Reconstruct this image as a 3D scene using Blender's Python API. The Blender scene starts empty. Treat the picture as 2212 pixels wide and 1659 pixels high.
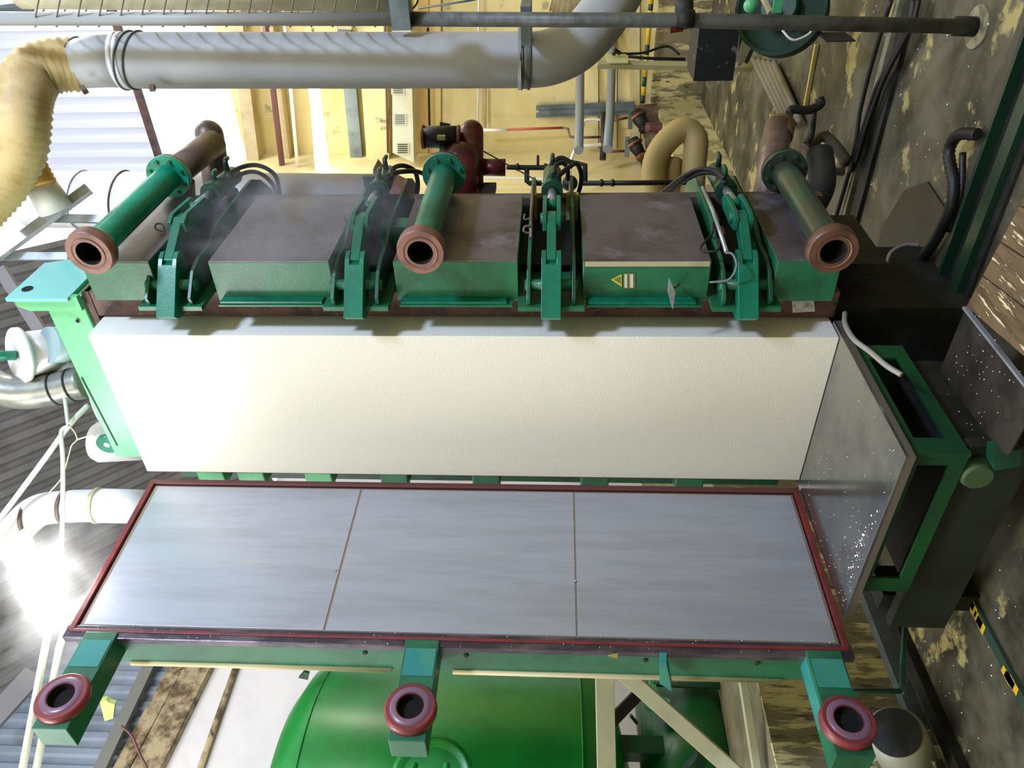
import bpy, bmesh, math, random
from mathutils import Vector, Matrix, noise
random.seed(7)
SC = bpy.context.scene
COL = SC.collection

# ------------------------------------------------------------------ camera
F, YAW, PIT, ROL = 1643.64, 0.6529, 0.0542, -0.007
CP = Vector((3.256, -3.3325, 1.4701))
FW = Vector((-math.sin(YAW)*math.cos(PIT), math.cos(YAW)*math.cos(PIT), math.sin(PIT)))
_r = Vector((math.cos(YAW), math.sin(YAW), 0)); _u = _r.cross(FW)
RT = _r*math.cos(ROL) - _u*math.sin(ROL)
UP = _r*math.sin(ROL) + _u*math.cos(ROL)
cd = bpy.data.cameras.new('camera'); cam = bpy.data.objects.new('camera', cd); COL.objects.link(cam)
cd.sensor_width = 36; cd.sensor_fit = 'HORIZONTAL'; cd.lens = 36*F/2212
cd.clip_start = .05; cd.clip_end = 200
# the photograph lies on its side: picture right is down in the hall
cam.matrix_world = Matrix.Translation(CP) @ Matrix((-UP, RT, -FW)).transposed().to_4x4()
SC.camera = cam

def ray(x, y): return FW + RT*((829.5-y)/F) - UP*((x-1106)/F)
def D(x, y, t): return CP + ray(x, y)*t                      # point at depth t
def at(x, y, ax, val):                                        # point on a plane
    d = ray(x, y); i = 'xyz'.index(ax); return CP + d*((val-CP[i])/d[i])

# ------------------------------------------------------------------ world, light, exposure
w = bpy.data.worlds.new('world'); SC.world = w; w.use_nodes = True
nt = w.node_tree; bg = nt.nodes['Background']
bg.inputs[0].default_value = (.86, .93, 1.0, 1); bg.inputs[1].default_value = 1.35
def area(name, loc, target, size, size_y, power, col):
    l = bpy.data.lights.new(name, 'AREA'); l.shape = 'RECTANGLE'; l.size = size; l.size_y = size_y
    l.energy = power; l.color = col
    o = bpy.data.objects.new(name, l); COL.objects.link(o); o.location = loc
    o.rotation_euler = (Vector(target)-Vector(loc)).to_track_quat('-Z', 'Y').to_euler()
    return o
area('skylight_light', (.9, -5.4, 8.8), (.3, 0, 2.8), 3.4, 2.6, 315, (1, .955, .84))
area('doorway_light', (6.6, -2.3, 6.6), (.8, 0, 3.2), .8, .8, 540, (.58, .71, 1))
area('rear_window_light', (3.6, 6.5, 8.3), (.8, 9, 2.5), 3, 2, 420, (1, .93, .72))
area('left_fill_light', (-2.6, -4.8, 6.2), (-3.8, .3, 2.4), 2.5, 2.0, 330, (1, .98, .94))  # added fill that brightens the white left wall and green tank
vs = SC.view_settings
vs.view_transform = 'Standard'; vs.look = 'None'; vs.gamma = 1; vs.exposure = 0; vs.use_curve_mapping = False
SC.cycles.max_bounces = 6; SC.cycles.diffuse_bounces = 4; SC.cycles.glossy_bounces = 3
SC.cycles.transmission_bounces = 4; SC.cycles.volume_bounces = 0; SC.cycles.caustics_reflective = False
SC.cycles.caustics_refractive = False; SC.cycles.sample_clamp_indirect = 4; SC.cycles.volume_step_rate = 3

# ------------------------------------------------------------------ materials
def lin(c): return tuple(((v/255)/12.92 if v/255 <= .04045 else ((v/255+.055)/1.055)**2.4) for v in c)
MATS = {}
def mat(name, c, rough=.5, metal=0, c2=None, sc=6, lo=.45, hi=.62, c3=None, sc3=30, lo3=.6, hi3=.68,
        bump=0, bsc=60, stretch=(1, 1, 1), emit=None, es=0, spec=.5, det=6, transl=0):
    if name in MATS: return MATS[name]
    m = bpy.data.materials.new(name); m.use_nodes = True; n = m.node_tree; N = n.nodes; L = n.links
    b = N['Principled BSDF']
    b.inputs['Roughness'].default_value = rough; b.inputs['Metallic'].default_value = metal
    b.inputs['Specular IOR Level'].default_value = spec
    tc = N.new('ShaderNodeTexCoord'); mp = N.new('ShaderNodeMapping'); mp.inputs['Scale'].default_value = stretch
    L.new(tc.outputs['Object'], mp.inputs['Vector'])
    def layer(prev, col, s, a, z):
        nz = N.new('ShaderNodeTexNoise'); nz.inputs['Scale'].default_value = s; nz.inputs['Detail'].default_value = det
        nz.inputs['Roughness'].default_value = .65
        L.new(mp.outputs['Vector'], nz.inputs['Vector'])
        r = N.new('ShaderNodeMapRange'); r.inputs['From Min'].default_value = a; r.inputs['From Max'].default_value = z
        L.new(nz.outputs['Fac'], r.inputs['Value'])
        mx = N.new('ShaderNodeMix'); mx.data_type = 'RGBA'
        L.new(r.outputs['Result'], mx.inputs['Factor'])
        if isinstance(prev, tuple): mx.inputs['A'].default_value = (*prev, 1)
        else: L.new(prev, mx.inputs['A'])
        mx.inputs['B'].default_value = (*col, 1)
        return mx.outputs['Result']
    cur = lin(c)
    if c2: cur = layer(cur, lin(c2), sc, lo, hi)
    if c3: cur = layer(cur, lin(c3), sc3, lo3, hi3)
    if isinstance(cur, tuple): b.inputs['Base Color'].default_value = (*cur, 1)
    else: L.new(cur, b.inputs['Base Color'])
    if bump:
        nz = N.new('ShaderNodeTexNoise'); nz.inputs['Scale'].default_value = bsc; nz.inputs['Detail'].default_value = 3
        L.new(mp.outputs['Vector'], nz.inputs['Vector'])
        bp = N.new('ShaderNodeBump'); bp.inputs['Strength'].default_value = bump; bp.inputs['Distance'].default_value = .01
        L.new(nz.outputs['Fac'], bp.inputs['Height']); L.new(bp.outputs['Normal'], b.inputs['Normal'])
    if emit: b.inputs['Emission Color'].default_value = (*lin(emit), 1); b.inputs['Emission Strength'].default_value = es
    if transl:
        t = N.new('ShaderNodeBsdfTranslucent'); t.inputs[0].default_value = (.9, .92, .95, 1)
        mx = N.new('ShaderNodeMixShader'); mx.inputs[0].default_value = transl
        L.new(b.outputs[0], mx.inputs[1]); L.new(t.outputs[0], mx.inputs[2]); L.new(mx.outputs[0], N['Material Output'].inputs[0])
    MATS[name] = m; return m

GREEN = mat('green_paint', (34, 108, 76), .38, c2=(26, 88, 60), sc=3, c3=(70, 92, 74), sc3=18, lo3=.58, hi3=.75, bump=.08)
TEAL = mat('teal_green_paint', (14, 118, 90), .32, c2=(10, 96, 74), sc=4, bump=.05)
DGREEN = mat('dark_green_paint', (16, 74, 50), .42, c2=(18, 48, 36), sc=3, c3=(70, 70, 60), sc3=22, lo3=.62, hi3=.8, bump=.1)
TGREEN = mat('tray_green_paint', (12, 78, 38), .4, c2=(10, 60, 38), sc=3, bump=.06)
LGREEN = mat('light_green_paint', (96, 186, 128), .4, c2=(70, 165, 110), sc=2, bump=.05)
TANKG = mat('tank_green_paint', (18, 134, 50), .3, c2=(14, 118, 44), sc=2, bump=.02)
TEALP = mat('worn_teal_plate', (40, 130, 128), .4, c2=(60, 140, 120), sc=5)
RUST = mat('rusty_brown_steel', (92, 66, 60), .55, .3, c2=(60, 48, 46), sc=8, c3=(130, 105, 95), sc3=30, bump=.15)
RUSTP = mat('brown_pipe_metal', (120, 102, 92), .45, .4, c2=(84, 72, 64), sc=5, bump=.06)
SEALB = mat('brown_rubber_seal', (140, 98, 84), .45, c2=(112, 76, 66), sc=9)
SEALR = mat('dark_red_seal', (132, 52, 58), .4, c2=(104, 50, 56), sc=7)
RED = mat('red_seal_strip', (122, 42, 44), .45, c2=(96, 38, 42), sc=9, bump=.1)
EDGE = mat('greased_steel_edge', (74, 66, 78), .3, .6, c2=(110, 100, 110), sc=9, stretch=(1, 1, .4), bump=.1)
BLACK = mat('black_rubber', (16, 16, 17), .5)
DARK = mat('dark_grimy_steel', (26, 28, 26), .6, .2, c2=(44, 44, 40), sc=6, bump=.15)
HOLE = mat('dark_pipe_bore', (10, 9, 9), .9)
ALU = mat('brushed_aluminium', (170, 175, 187), .42, .5, c2=(161, 164, 174), sc=2, c3=(188, 180, 172), sc3=3, lo3=.6, hi3=.85,
          bump=.03, bsc=40, stretch=(5, 5, .6))
TRAYM = mat('polished_tray_metal', (165, 165, 160), .16, .9, c2=(140, 142, 144), sc=3, bump=.02, bsc=30)
SSM = mat('dull_stainless_sheet', (120, 112, 116), .45, .55, c2=(94, 84, 80), sc=2.2, c3=(150, 150, 168), sc3=4, lo3=.55, hi3=.75, bump=.03)
FOAM = mat('white_bead_foam', (236, 233, 221), .75, bump=.25, bsc=130, spec=.25)
DUCT = mat('grey_plastic_duct', (176, 178, 178), .55, c2=(162, 165, 168), sc=1.5, bump=.02)
WDUCT = mat('white_duct', (226, 226, 232), .4, c2=(205, 205, 212), sc=3)
POSTM = mat('grey_painted_post', (92, 96, 92), .5, .2, c2=(66, 68, 64), sc=8, bump=.08)
FLEX = mat('tan_flexible_hose', (208, 184, 130), .55, c2=(186, 158, 104), sc=4)
CREAM = mat('cream_insulation', (214, 208, 178), .7, c2=(190, 182, 150), sc=3, bump=.2)
YWALL = mat('yellow_wall', (224, 208, 152), .75, c2=(212, 194, 130), sc=.9, c3=(168, 158, 118), sc3=2.6, lo3=.62, hi3=.7, bump=.15, bsc=20)
PWALL = mat('pale_cream_wall', (222, 208, 158), .75, c2=(206, 190, 140), sc=.8, bump=.05)
WWALL = mat('white_wall', (226, 222, 226), .7, c2=(214, 210, 216), sc=.7)
PEEL = mat('peeling_paint_plinth', (122, 114, 84), .8, c2=(204, 190, 132), sc=5, lo=.5, hi=.56, det=12, c3=(74, 70, 54), sc3=14, lo3=.56, hi3=.64, bump=.5, bsc=14, stretch=(1.6, 1.9, .32))
FLOORM = mat('worn_painted_concrete', (92, 88, 72), .5, c2=(44, 41, 31), sc=2.4, lo=.40, hi=.62, c3=(160, 148, 98), sc3=2.6, lo3=.57, hi3=.62, bump=.5, bsc=9, det=10)
CONC = mat('concrete', (128, 122, 96), .8, c2=(98, 94, 76), sc=2.4, bump=.3, bsc=12)
WOOD = mat('worn_plank_wood', (108, 88, 62), .6, c2=(76, 60, 42), sc=3, stretch=(9, 1, 9), c3=(214, 200, 160), sc3=6, lo3=.6, hi3=.63, bump=.4, bsc=20)
BEAMC = mat('cream_steel_beam', (196, 180, 148), .6, c2=(176, 160, 126), sc=3)
BROWNP = mat('maroon_pipe', (104, 62, 62), .4)
MAROON = mat('maroon_paint', (92, 26, 30), .35, c2=(66, 20, 26), sc=4)
MOTOR = mat('dark_motor_paint', (44, 42, 50), .45, .2, c2=(30, 30, 34), sc=5)
PVC = mat('grey_pvc', (126, 134, 136), .45)
WHITEP = mat('white_pipe', (228, 226, 222), .4)
TRUSS = mat('pale_grey_green_paint', (182, 184, 160), .5, c2=(168, 170, 146), sc=4)
GALV = mat('galvanised_steel', (180, 188, 196), .3, .6, c2=(150, 156, 160), sc=6)
ROOFM = mat('corrugated_roof_sheet', (128, 126, 128), .5, .2, c2=(108, 106, 106), sc=1.5)
BLUEC = mat('blue_grey_corrugated_sheet', (140, 152, 170), .5, .2, c2=(120, 130, 146), sc=1.2)
CLEAR = mat('translucent_corrugated_sheet', (236, 234, 240), .5, transl=.5)
TIMB = mat('stained_timber', (176, 158, 126), .7, c2=(96, 76, 52), sc=5, c3=(40, 34, 28), sc3=3, lo3=.6, hi3=.66, bump=.4)
TUBE = mat('lit_fluorescent_tube', (255, 255, 250), .5, emit=(255, 252, 240), es=14)
GREYST = mat('grey_blue_steel', (108, 120, 124), .5, .3, c2=(84, 94, 98), sc=3)
YEL = mat('yellow_paint', (214, 176, 40), .6)
WHITE = mat('white_paint', (228, 226, 214), .6)
PAPER = mat('pale_label', (196, 198, 190), .6)
TAPE = mat('clear_tape', (170, 170, 165), .25, .3, c2=(120, 120, 115), sc=20)
BEAD = mat('white_foam_beads', (238, 238, 232), .7)
ORANGE = mat('orange_rust', (150, 92, 56), .6, c2=(96, 56, 40), sc=10)
LIME = mat('yellow_green_paint', (176, 188, 108), .6)

# ------------------------------------------------------------------ mesh builder
class MB:
    def __init__(s): s.v = []; s.f = []; s.sm = []
    def _add(s, vs, fs, smooth=False):
        o = len(s.v); s.v += [Vector(v) for v in vs]
        for f in fs: s.f.append([i+o for i in f]); s.sm.append(smooth)
        return s
    def box(s, a, b):
        x0, x1 = sorted((a[0], b[0])); y0, y1 = sorted((a[1], b[1])); z0, z1 = sorted((a[2], b[2]))
        v = [(x, y, z) for x in (x0, x1) for y in (y0, y1) for z in (z0, z1)]
        return s._add(v, [(0,1,3,2),(4,6,7,5),(0,4,5,1),(2,3,7,6),(0,2,6,4),(1,5,7,3)])
    def bar(s, p, q, w, h, up=(0, 0, 1)):                    # rectangular bar from p to q
        p, q = Vector(p), Vector(q); d = (q-p).normalized(); a = d.cross(Vector(up))
        if a.length < 1e-3: a = d.cross(Vector((1, 0, 0)))
        a.normalize(); b = a.cross(d).normalized()
        v = [c+a*(w/2)*i+b*(h/2)*j for c in (p, q) for i, j in ((-1,-1),(1,-1),(1,1),(-1,1))]
        return s._add(v, [(3,2,1,0),(4,5,6,7),(0,1,5,4),(1,2,6,5),(2,3,7,6),(3,0,4,7)])
    def prism(s, pts, off):                                  # planar polygon extruded by off
        n = len(pts); off = Vector(off); v = [Vector(p) for p in pts]; v += [p+off for p in v[:n]]
        fs = [list(range(n)), list(range(2*n-1, n-1, -1))]
        fs += [(i+n, (i+1) % n+n, (i+1) % n, i) for i in range(n)]
        return s._add(v, fs)
    def tube(s, path, r, n=14, caps=True, hollow=0):
        path = [Vector(p) for p in path]; m = len(path)
        rr = r if isinstance(r, (list, tuple)) else [r]*m
        T = [(path[min(i+1, m-1)]-path[max(i-1, 0)]).normalized() for i in range(m)]
        a = T[0].orthogonal().normalized(); vs = []
        for i in range(m):
            a = (a-T[i]*a.dot(T[i])).normalized(); b = T[i].cross(a)
            vs += [path[i]+(a*math.cos(k*2*math.pi/n)+b*math.sin(k*2*math.pi/n))*rr[i] for k in range(n)]
        fs = [(i*n+k, i*n+(k+1) % n, (i+1)*n+(k+1) % n, (i+1)*n+k) for i in range(m-1) for k in range(n)]
        s._add(vs, fs, True)
        if caps: s._add(vs[:n], [list(range(n))[::-1]]); s._add(vs[-n:], [list(range(n))])
        return s
    def lathe(s, p, d, prof, n=32):                          # prof: (distance along d, radius); sharp edges kept
        p, d = Vector(p), Vector(d).normalized(); a = d.orthogonal().normalized(); b = d.cross(a)
        for (h0, r0), (h1, r1) in zip(prof, prof[1:]):
            vs = [p+d*h+(a*math.cos(k*2*math.pi/n)+b*math.sin(k*2*math.pi/n))*r for h, r in ((h0, r0), (h1, r1)) for k in range(n)]
            s._add(vs, [(k, (k+1) % n, n+(k+1) % n, n+k) for k in range(n)], abs(h1-h0) > 1e-6)
        return s
    def ball(s, c, r, seg=16, sq=(1, 1, 1)):
        c = Vector(c); vs = []; fs = []; rg = seg//2
        for i in range(rg+1):
            th = math.pi*i/rg
            for k in range(seg):
                ph = 2*math.pi*k/seg
                vs.append(c+Vector((sq[0]*math.sin(th)*math.cos(ph), sq[1]*math.sin(th)*math.sin(ph), sq[2]*math.cos(th)))*r)
        for i in range(rg):
            for k in range(seg): fs.append((i*seg+k, (i+1)*seg+k, (i+1)*seg+(k+1) % seg, i*seg+(k+1) % seg))
        return s._add(vs, fs, True)
    def build(s, name, m, parent=None, bev=0, base=None):
        o0 = Vector(parent['_w']) if parent is not None else (Vector(base) if base is not None else Vector())
        me = bpy.data.meshes.new(name)
        me.from_pydata([v-o0 for v in s.v], [], s.f); me.polygons.foreach_set('use_smooth', s.sm)
        bm = bmesh.new(); bm.from_mesh(me); bmesh.ops.remove_doubles(bm, verts=bm.verts, dist=1e-5)
        bmesh.ops.recalc_face_normals(bm, faces=bm.faces); bm.to_mesh(me); bm.free()
        me.materials.append(m)
        o = bpy.data.objects.new(name, me); COL.objects.link(o)
        if parent is not None: o.parent = parent
        else: o.location = o0
        o['_w'] = list(o0)
        if bev:
            bv = o.modifiers.new('bevel', 'BEVEL'); bv.width = bev; bv.segments = 2; bv.limit_method = 'ANGLE'; bv.angle_limit = .7
        return o
def thing(name, label, cat, loc=(0, 0, 0), group=None):
    o = bpy.data.objects.new(name, None); COL.objects.link(o); o.location = loc; o.empty_display_size = .1
    o['label'] = label; o['category'] = cat; o['_w'] = list(loc)
    if group: o['group'] = group
    return o
def tag(o, label, cat, group=None, kind=None):
    o['label'] = label; o['category'] = cat
    if group: o['group'] = group
    if kind: o['kind'] = kind
    return o
def struct(o): o['kind'] = 'structure'; return o
def copy_tree(o, parent=None):
    c = o.copy(); COL.objects.link(c)
    if parent is not None: c.parent = parent
    for ch in list(o.children): copy_tree(ch, c)
    return c
def curve(pts, k=8):                                          # Catmull-Rom through points
    P = [Vector(p) for p in pts]; P = [2*P[0]-P[1]]+P+[2*P[-1]-P[-2]]; out = []
    for i in range(1, len(P)-2):
        for j in range(k):
            t = j/k; a, b, c, d = P[i-1:i+3]
            out.append(.5*((2*b)+(c-a)*t+(2*a-5*b+4*c-d)*t*t+(3*b-a-3*c+d)*t**3))
    out.append(P[-2]); return out
def Dp(pts, t=None): return [D(p[0], p[1], p[2] if len(p) > 2 else t) for p in pts]
def px(n, t): return n*t/F                                    # size of n picture pixels at depth t
def corr(o, a, b, na, pitch, depth, nrm, mtl, name, parent=None):   # corrugated sheet: origin, rib direction*length, across direction
    o, a, b, nrm = Vector(o), Vector(a), Vector(b), Vector(nrm).normalized()
    n = int(b.length/pitch); bd = b.normalized(); vs = []; mb = MB()
    prof = [(0, 0), (.35, 0), (.5, 1), (.85, 1)]
    for i in range(n):
        for (u, h) in prof: vs.append(o+bd*(i+u)*pitch+nrm*depth*h)
    vs.append(o+bd*n*pitch); m = len(vs)
    allv = vs+[v+a for v in vs]
    mb._add(allv+[v+nrm*.006 for v in allv], [(i, i+1, m+i+1, m+i) for i in range(m-1)]+[(2*m+m+i, 2*m+m+i+1, 2*m+i+1, 2*m+i) for i in range(m-1)])
    return mb.build(name, mtl, parent)

# ================================================================== SETTING
ZF = -.8
struct(MB().box((-1.33, -7, ZF-.2), (8, 9, ZF)).build('floor', FLOORM))
struct(MB().box((-5, -7, ZF-.2), (-1.33, 9, .12)).build('floor_raised', CONC))
struct(MB().box((-1.33, -7, ZF), (-1.30, 5.2, .135)).build('trim_1', PEEL))       # peeling face of the raised floor
struct(MB().box((-1.33, 9, ZF), (8, 9.3, 6.68)).build('wall_back', YWALL))
struct(MB().box((-1.5, 5.6, .12), (-1.33, 9, 6.6)).build('wall_partition', PWALL))
struct(MB().box((-5.2, -7, .12), (-5, 7, 5.75)).build('wall_left', WWALL))
struct(MB().box((-5, 7, .12), (-2.6, 7.3, 6)).build('wall_back_left', WWALL))
struct(MB().box((7, -7, ZF), (7.2, 9, 6.2)).build('wall_right', PWALL))
struct(MB().box((-5, -7.2, ZF), (7, -7, 9)).build('wall_front', PWALL))
struct(MB().box((-5.2, -7, 9.6), (7.2, -.6, 9.8)).build('ceiling', CONC))
struct(corr((-5.02, -2.5, 5.75), (0, 0, 3.2), (0, 6.5, 0), 0, .19, .035, (1, 0, 0), BLUEC, 'wall_left_cladding'))
RP, RD, RH = Vector((-2.78, 2.95, 8.0)), Vector((-.142, .799, -.585)), Vector((-2.22, -1.65, -.07)).normalized()
struct(corr(RP-RH*2.45-RD*2.2, RD*6.0, RH*6.4, 0, .2, .05, RD.cross(RH), ROOFM, 'roof'))
struct(corr((-1.95, 9.0, 8.2), (0, 0, 2.8), (8.5, 0, 0), 0, .25, .09, (0, -1, 0), CLEAR, 'wall_back_upper'))
struct(MB().box((-1.95, 8.86, 8.1), (6.6, 8.95, 8.2)).build('trim_2', RUST))
# dirty dado at the foot of the yellow wall, low wall below it
struct(MB().box((-1.33, 8.9, ZF), (6, 9, -.02)).build('baseboard_back', PEEL))
struct(MB().box((-.6, 5.1, ZF), (-.52, 8.9, -.1)).build('trim_3', mat('flaking_cream_wall', (196, 186, 138), .8, c2=(150, 140, 100), sc=3, lo=.5, hi=.56, bump=.3)))

# ================================================================== FOAM BLOCK
BW = 1.0226
mb = MB().box((0, 0, 0), (BW, .95, 4))
tag(mb.build('foam_block', FOAM, None, .004), 'tall white bead foam block standing on the metal tray, half out of the mould', 'foam block')

# ================================================================== BLOCK MOULD (fixed part)
mould = thing('block_mould', 'green and rusty brown upright block moulding press around the white foam block', 'machine', (.6, .5, ZF))
# rusty mouth frame: right post, left post, lintel
MB().box((1.035, .175, -.02), (1.19, .95, 4.05)).build('mouth_post', RUST, mould, .004)
MB().box((-.16, .16, -.02), (-.03, .95, 4.05)).build('mouth_post', RUST, mould, .004)
MB().box((-.16, .17, 4.02), (1.19, .95, 4.06)).build('mouth_lintel', RUST, mould)
# light green top frame with lug
mb = MB().box((-.02, .15, 4.062), (1.17, .95, 4.28)); mb.build('top_frame', LGREEN, mould, .006)
mb = MB().bar((.08, .148, 4.235), (.62, .148, 4.262), .006, .008); mb.build('cover_seam', DARK, mould)
pl = [(1.10, .12, 4.06), (1.19, .12, 4.06), (1.19, .12, 4.36), (1.165, .12, 4.42), (1.13, .12, 4.42), (1.10, .12, 4.36)]
MB().prism(pl, (0, .03, 0)).build('lifting_lug', LGREEN, mould)
MB().prism([(1.172, .1, 4.1), (1.172, .62, 4.1), (1.172, .5, 4.45), (1.172, .1, 4.45)], (.02, 0, 0)).build('lifting_plate', mat('pale_teal_paint', (120, 200, 190), .3, c2=(150, 190, 200), sc=3), mould)
MB().lathe((1.192, .2, 4.38), (1, 0, 0), [(0, 0), (.004, .03)], 16).build('lug_hole', HOLE, mould)
MB().lathe((1.02, .146, 4.13), (0, -1, 0), [(0, 0), (.004, .012)], 12).build('bolt_hole', HOLE, mould)
for q in ((235, 955),): 
    c = at(*q, 'y', .3); MB().lathe(c, (0, -1, 0), [(0, .07), (.03, .07), (.03, .02)], 24).build('lug_ring', TEAL, mould)
# core and back frame
MB().box((1.19, .35, -.3), (1.26, .95, 4.05)).build('side_plate', DARK, mould)
MB().box((-.2, .95, -.1), (1.38, 1.02, 4.1)).build('back_plate', mat('brown_grey_plate', (96, 88, 84), .6, .2), mould)
MB().box((1.19, 1.0, 2.5), (1.5, 1.03, 2.62)).build('rear_rail', DGREEN, mould)
MB().box((-.18, .25, ZF), (1.05, .95, -.03)).build('base_frame', DARK, mould)
# steam boxes on the side
BX = [(3.565, 3.93), (2.6196, 3.2528), (1.6535, 2.29), (.6871, 1.3244), (.05, .365)]
for i, (z0, z1) in enumerate(BX):
    b = MB().box((1.19, .0825, z0), (1.4195, .9, z1)).build('steam_box', GREEN, mould, .004)
    MB().box((1.4195, .085, z0+.004), (1.423, .895, z1-.004)).build('cover_sheet', SSM, b)
    if i == 3: MB().box((1.395, .076, z0+.01), (1.421, .0825, z1-.01)).build('edge_strip', mat('worn_pale_edge', (176, 170, 140), .6), b)
    if 0 < i < 4:
        MB().prism([(1.19, .03, z0+.06), (1.215, .03, z0+.06), (1.215, .082, z0+.06), (1.19, .082, z0+.06)], (0, 0, z1-z0-.09)).build('ledge_bar', TEAL, b)
        MB().box((1.191, .02, z0+.03), (1.2, .082, z1-.02)).build('ledge_flange', GREEN, b)
    if i == 3:     # warning sticker: triangle over a text panel, both lying on their side like the picture's top is left
        zc, xc = 1.18, 1.295
        tri = [at(1320, 604, 'y', .08), at(1343, 592, 'y', .08), at(1343, 619, 'y', .08)]
        MB().prism(tri, (0, -.002, 0)).build('warning_triangle', mat('yellow_sticker', (196, 188, 70), .5), b)
        tri2 = [at(1326, 604, 'y', .077), at(1340, 597, 'y', .077), at(1340, 613, 'y', .077)]
        MB().prism(tri2, (0, -.001, 0)).build('warning_symbol', mat('sticker_print', (110, 116, 44), .5), b)
        for (xa, xb, ya, yb, mm) in ((1347, 1372, 590, 623, MATS['sticker_print']), (1349, 1355, 592, 621, PAPER), (1361, 1368, 592, 621, PAPER)):
            off = .08 if mm is not PAPER else .077
            MB().prism([at(xa, ya, 'y', off), at(xb, ya, 'y', off), at(xb, yb, 'y', off), at(xa, yb, 'y', off)], (0, -.0015, 0)).build('warning_text_panel', mm, b)
MB().box((1.3, .5, 2.29), (1.41, .62, 2.44)).build('bracket_tab', TEAL, mould)
MB().box((1.21, .9, 1.33), (1.42, .94, 1.40)).build('bracket_tab', LIME, mould)
MB().box((1.21, .9, 1.575), (1.42, .94, 1.60)).build('bracket_tab', mat('amber_tab', (214, 190, 90), .6), mould)
# hinge lugs seen in the slit between block and door
for z in (3.72, 3.45, 3.0, 2.5, 1.9, 1.2, .6):
    MB().box((-.3, .18, z-.09), (-.04, .5, z+.09)).build('hinge_lug', LGREEN if z > 2.8 else GREEN, mould, .01)
MB().box((-.34, .3, 0), (-.17, .8, 4)).build('hinge_post', DGREEN, mould)
# tape patch and dark sheet at the foot
MB().prism([at(1710, 645, 'y', .12), at(1757, 645, 'y', .12), at(1760, 672, 'y', .12), at(1712, 675, 'y', .12)], (0, -.003, 0)).build('tape_patch', TAPE, mould)

# ================================================================== CLAMPS
def clamp(zc, label, first=None):
    c = thing('door_clamp', label, 'clamp', (1.2, .3, zc), 'hydraulic door clamps on the mould side')
    h = .05
    def pr(pts, z0, z1): return [(x, y, zc+z0) for x, y in pts], (0, 0, z1-z0)
    # latch arm: hooked bar in front of the mouth frame with a forked end
    p, o = pr([(1.15, -.01), (1.165, -.06), (1.195, -.09), (1.40, .085), (1.40, .20), (1.34, .20), (1.22, .09), (1.15, .06)], -h, h)
    arm = MB().prism(p, o).build('latch_arm', TEAL, c, .003)
    for s in (-1, 1):
        p, o = pr([(1.39, .076), (1.425, .11), (1.445, .15), (1.43, .19), (1.39, .20)], s*h, s*(h-.024)); MB().prism(p, o).build('fork_cheek', TEAL, arm, .002)
    p, o = pr([(1.395, .115), (1.42, .11), (1.55, .34), (1.54, .42), (1.49, .42), (1.40, .20)], -.024, .024)
    MB().prism(p, o).build('link', TEAL, c, .003)
    for s in (-1, 1):
        p, o = pr([(1.48, .30), (1.54, .30), (1.565, .36), (1.55, .60), (1.50, .66), (1.46, .60), (1.465, .42)], s*.026, s*.048); MB().prism(p, o).build('rod_fork', TEAL, c, .003)
        MB().lathe((1.515, .38, zc+s*.048), (0, 0, s), [(0, .028), (.012, .028), (.012, 0)], 16).build('pin', GREEN, c)
    MB().tube([(1.512, .55, zc), (1.49, .80, zc)], .026, 16).build('piston_rod', GALV, c)
    MB().tube([(1.512, .55, zc-.03), (1.512, .55, zc+.03)], .03, 16).build('cross_pin', TEAL, c)
    cy = MB().tube([(1.49, .80, zc), (1.455, 1.15, zc)], .055, 18).build('cylinder', DGREEN, c)
    MB().lathe((1.492, .78, zc), (-.1, 1, 0), [(0, .03), (0, .062), (.05, .062), (.05, .05)], 20).build('gland', DGREEN, cy)
    for yy in (.88, 1.08): MB().tube([(1.51, yy, zc), (1.56, yy, zc), (1.575, yy, zc), (1.575, yy+.05, zc)], [.018, .015, .014, .013], 10).build('port_fitting', DGREEN, c)
    # bracket plates
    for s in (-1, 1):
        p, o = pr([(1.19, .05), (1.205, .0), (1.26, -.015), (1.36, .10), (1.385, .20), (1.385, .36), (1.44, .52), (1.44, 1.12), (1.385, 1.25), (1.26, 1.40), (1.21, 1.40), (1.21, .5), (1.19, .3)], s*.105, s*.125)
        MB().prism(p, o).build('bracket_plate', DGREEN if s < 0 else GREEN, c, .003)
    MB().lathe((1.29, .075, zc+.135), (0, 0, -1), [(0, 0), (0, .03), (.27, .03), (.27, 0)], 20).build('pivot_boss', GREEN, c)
    MB().box((1.19, -.02, zc-.17), (1.215, .35, zc+.17)).build('mount_flange', GREEN, c)
    MB().box((1.2, .35, zc-.1), (1.25, 1.2, zc+.1)).build('web_plate', DARK, c)
    return c
CZ = [3.475, 2.492, 1.484, .505]
clamp(CZ[0], 'topmost green hydraulic door clamp, in steam beside the upper flanged pipe')
clamp(CZ[1], 'second green door clamp from the top, between the steaming box and the middle pipe')
clamp(CZ[2], 'third green door clamp from the top, at the edge of the warning sticker box')
clamp(CZ[3], 'lowest green door clamp, with cables on its bracket and the sensor wire hanging from it')
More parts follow.
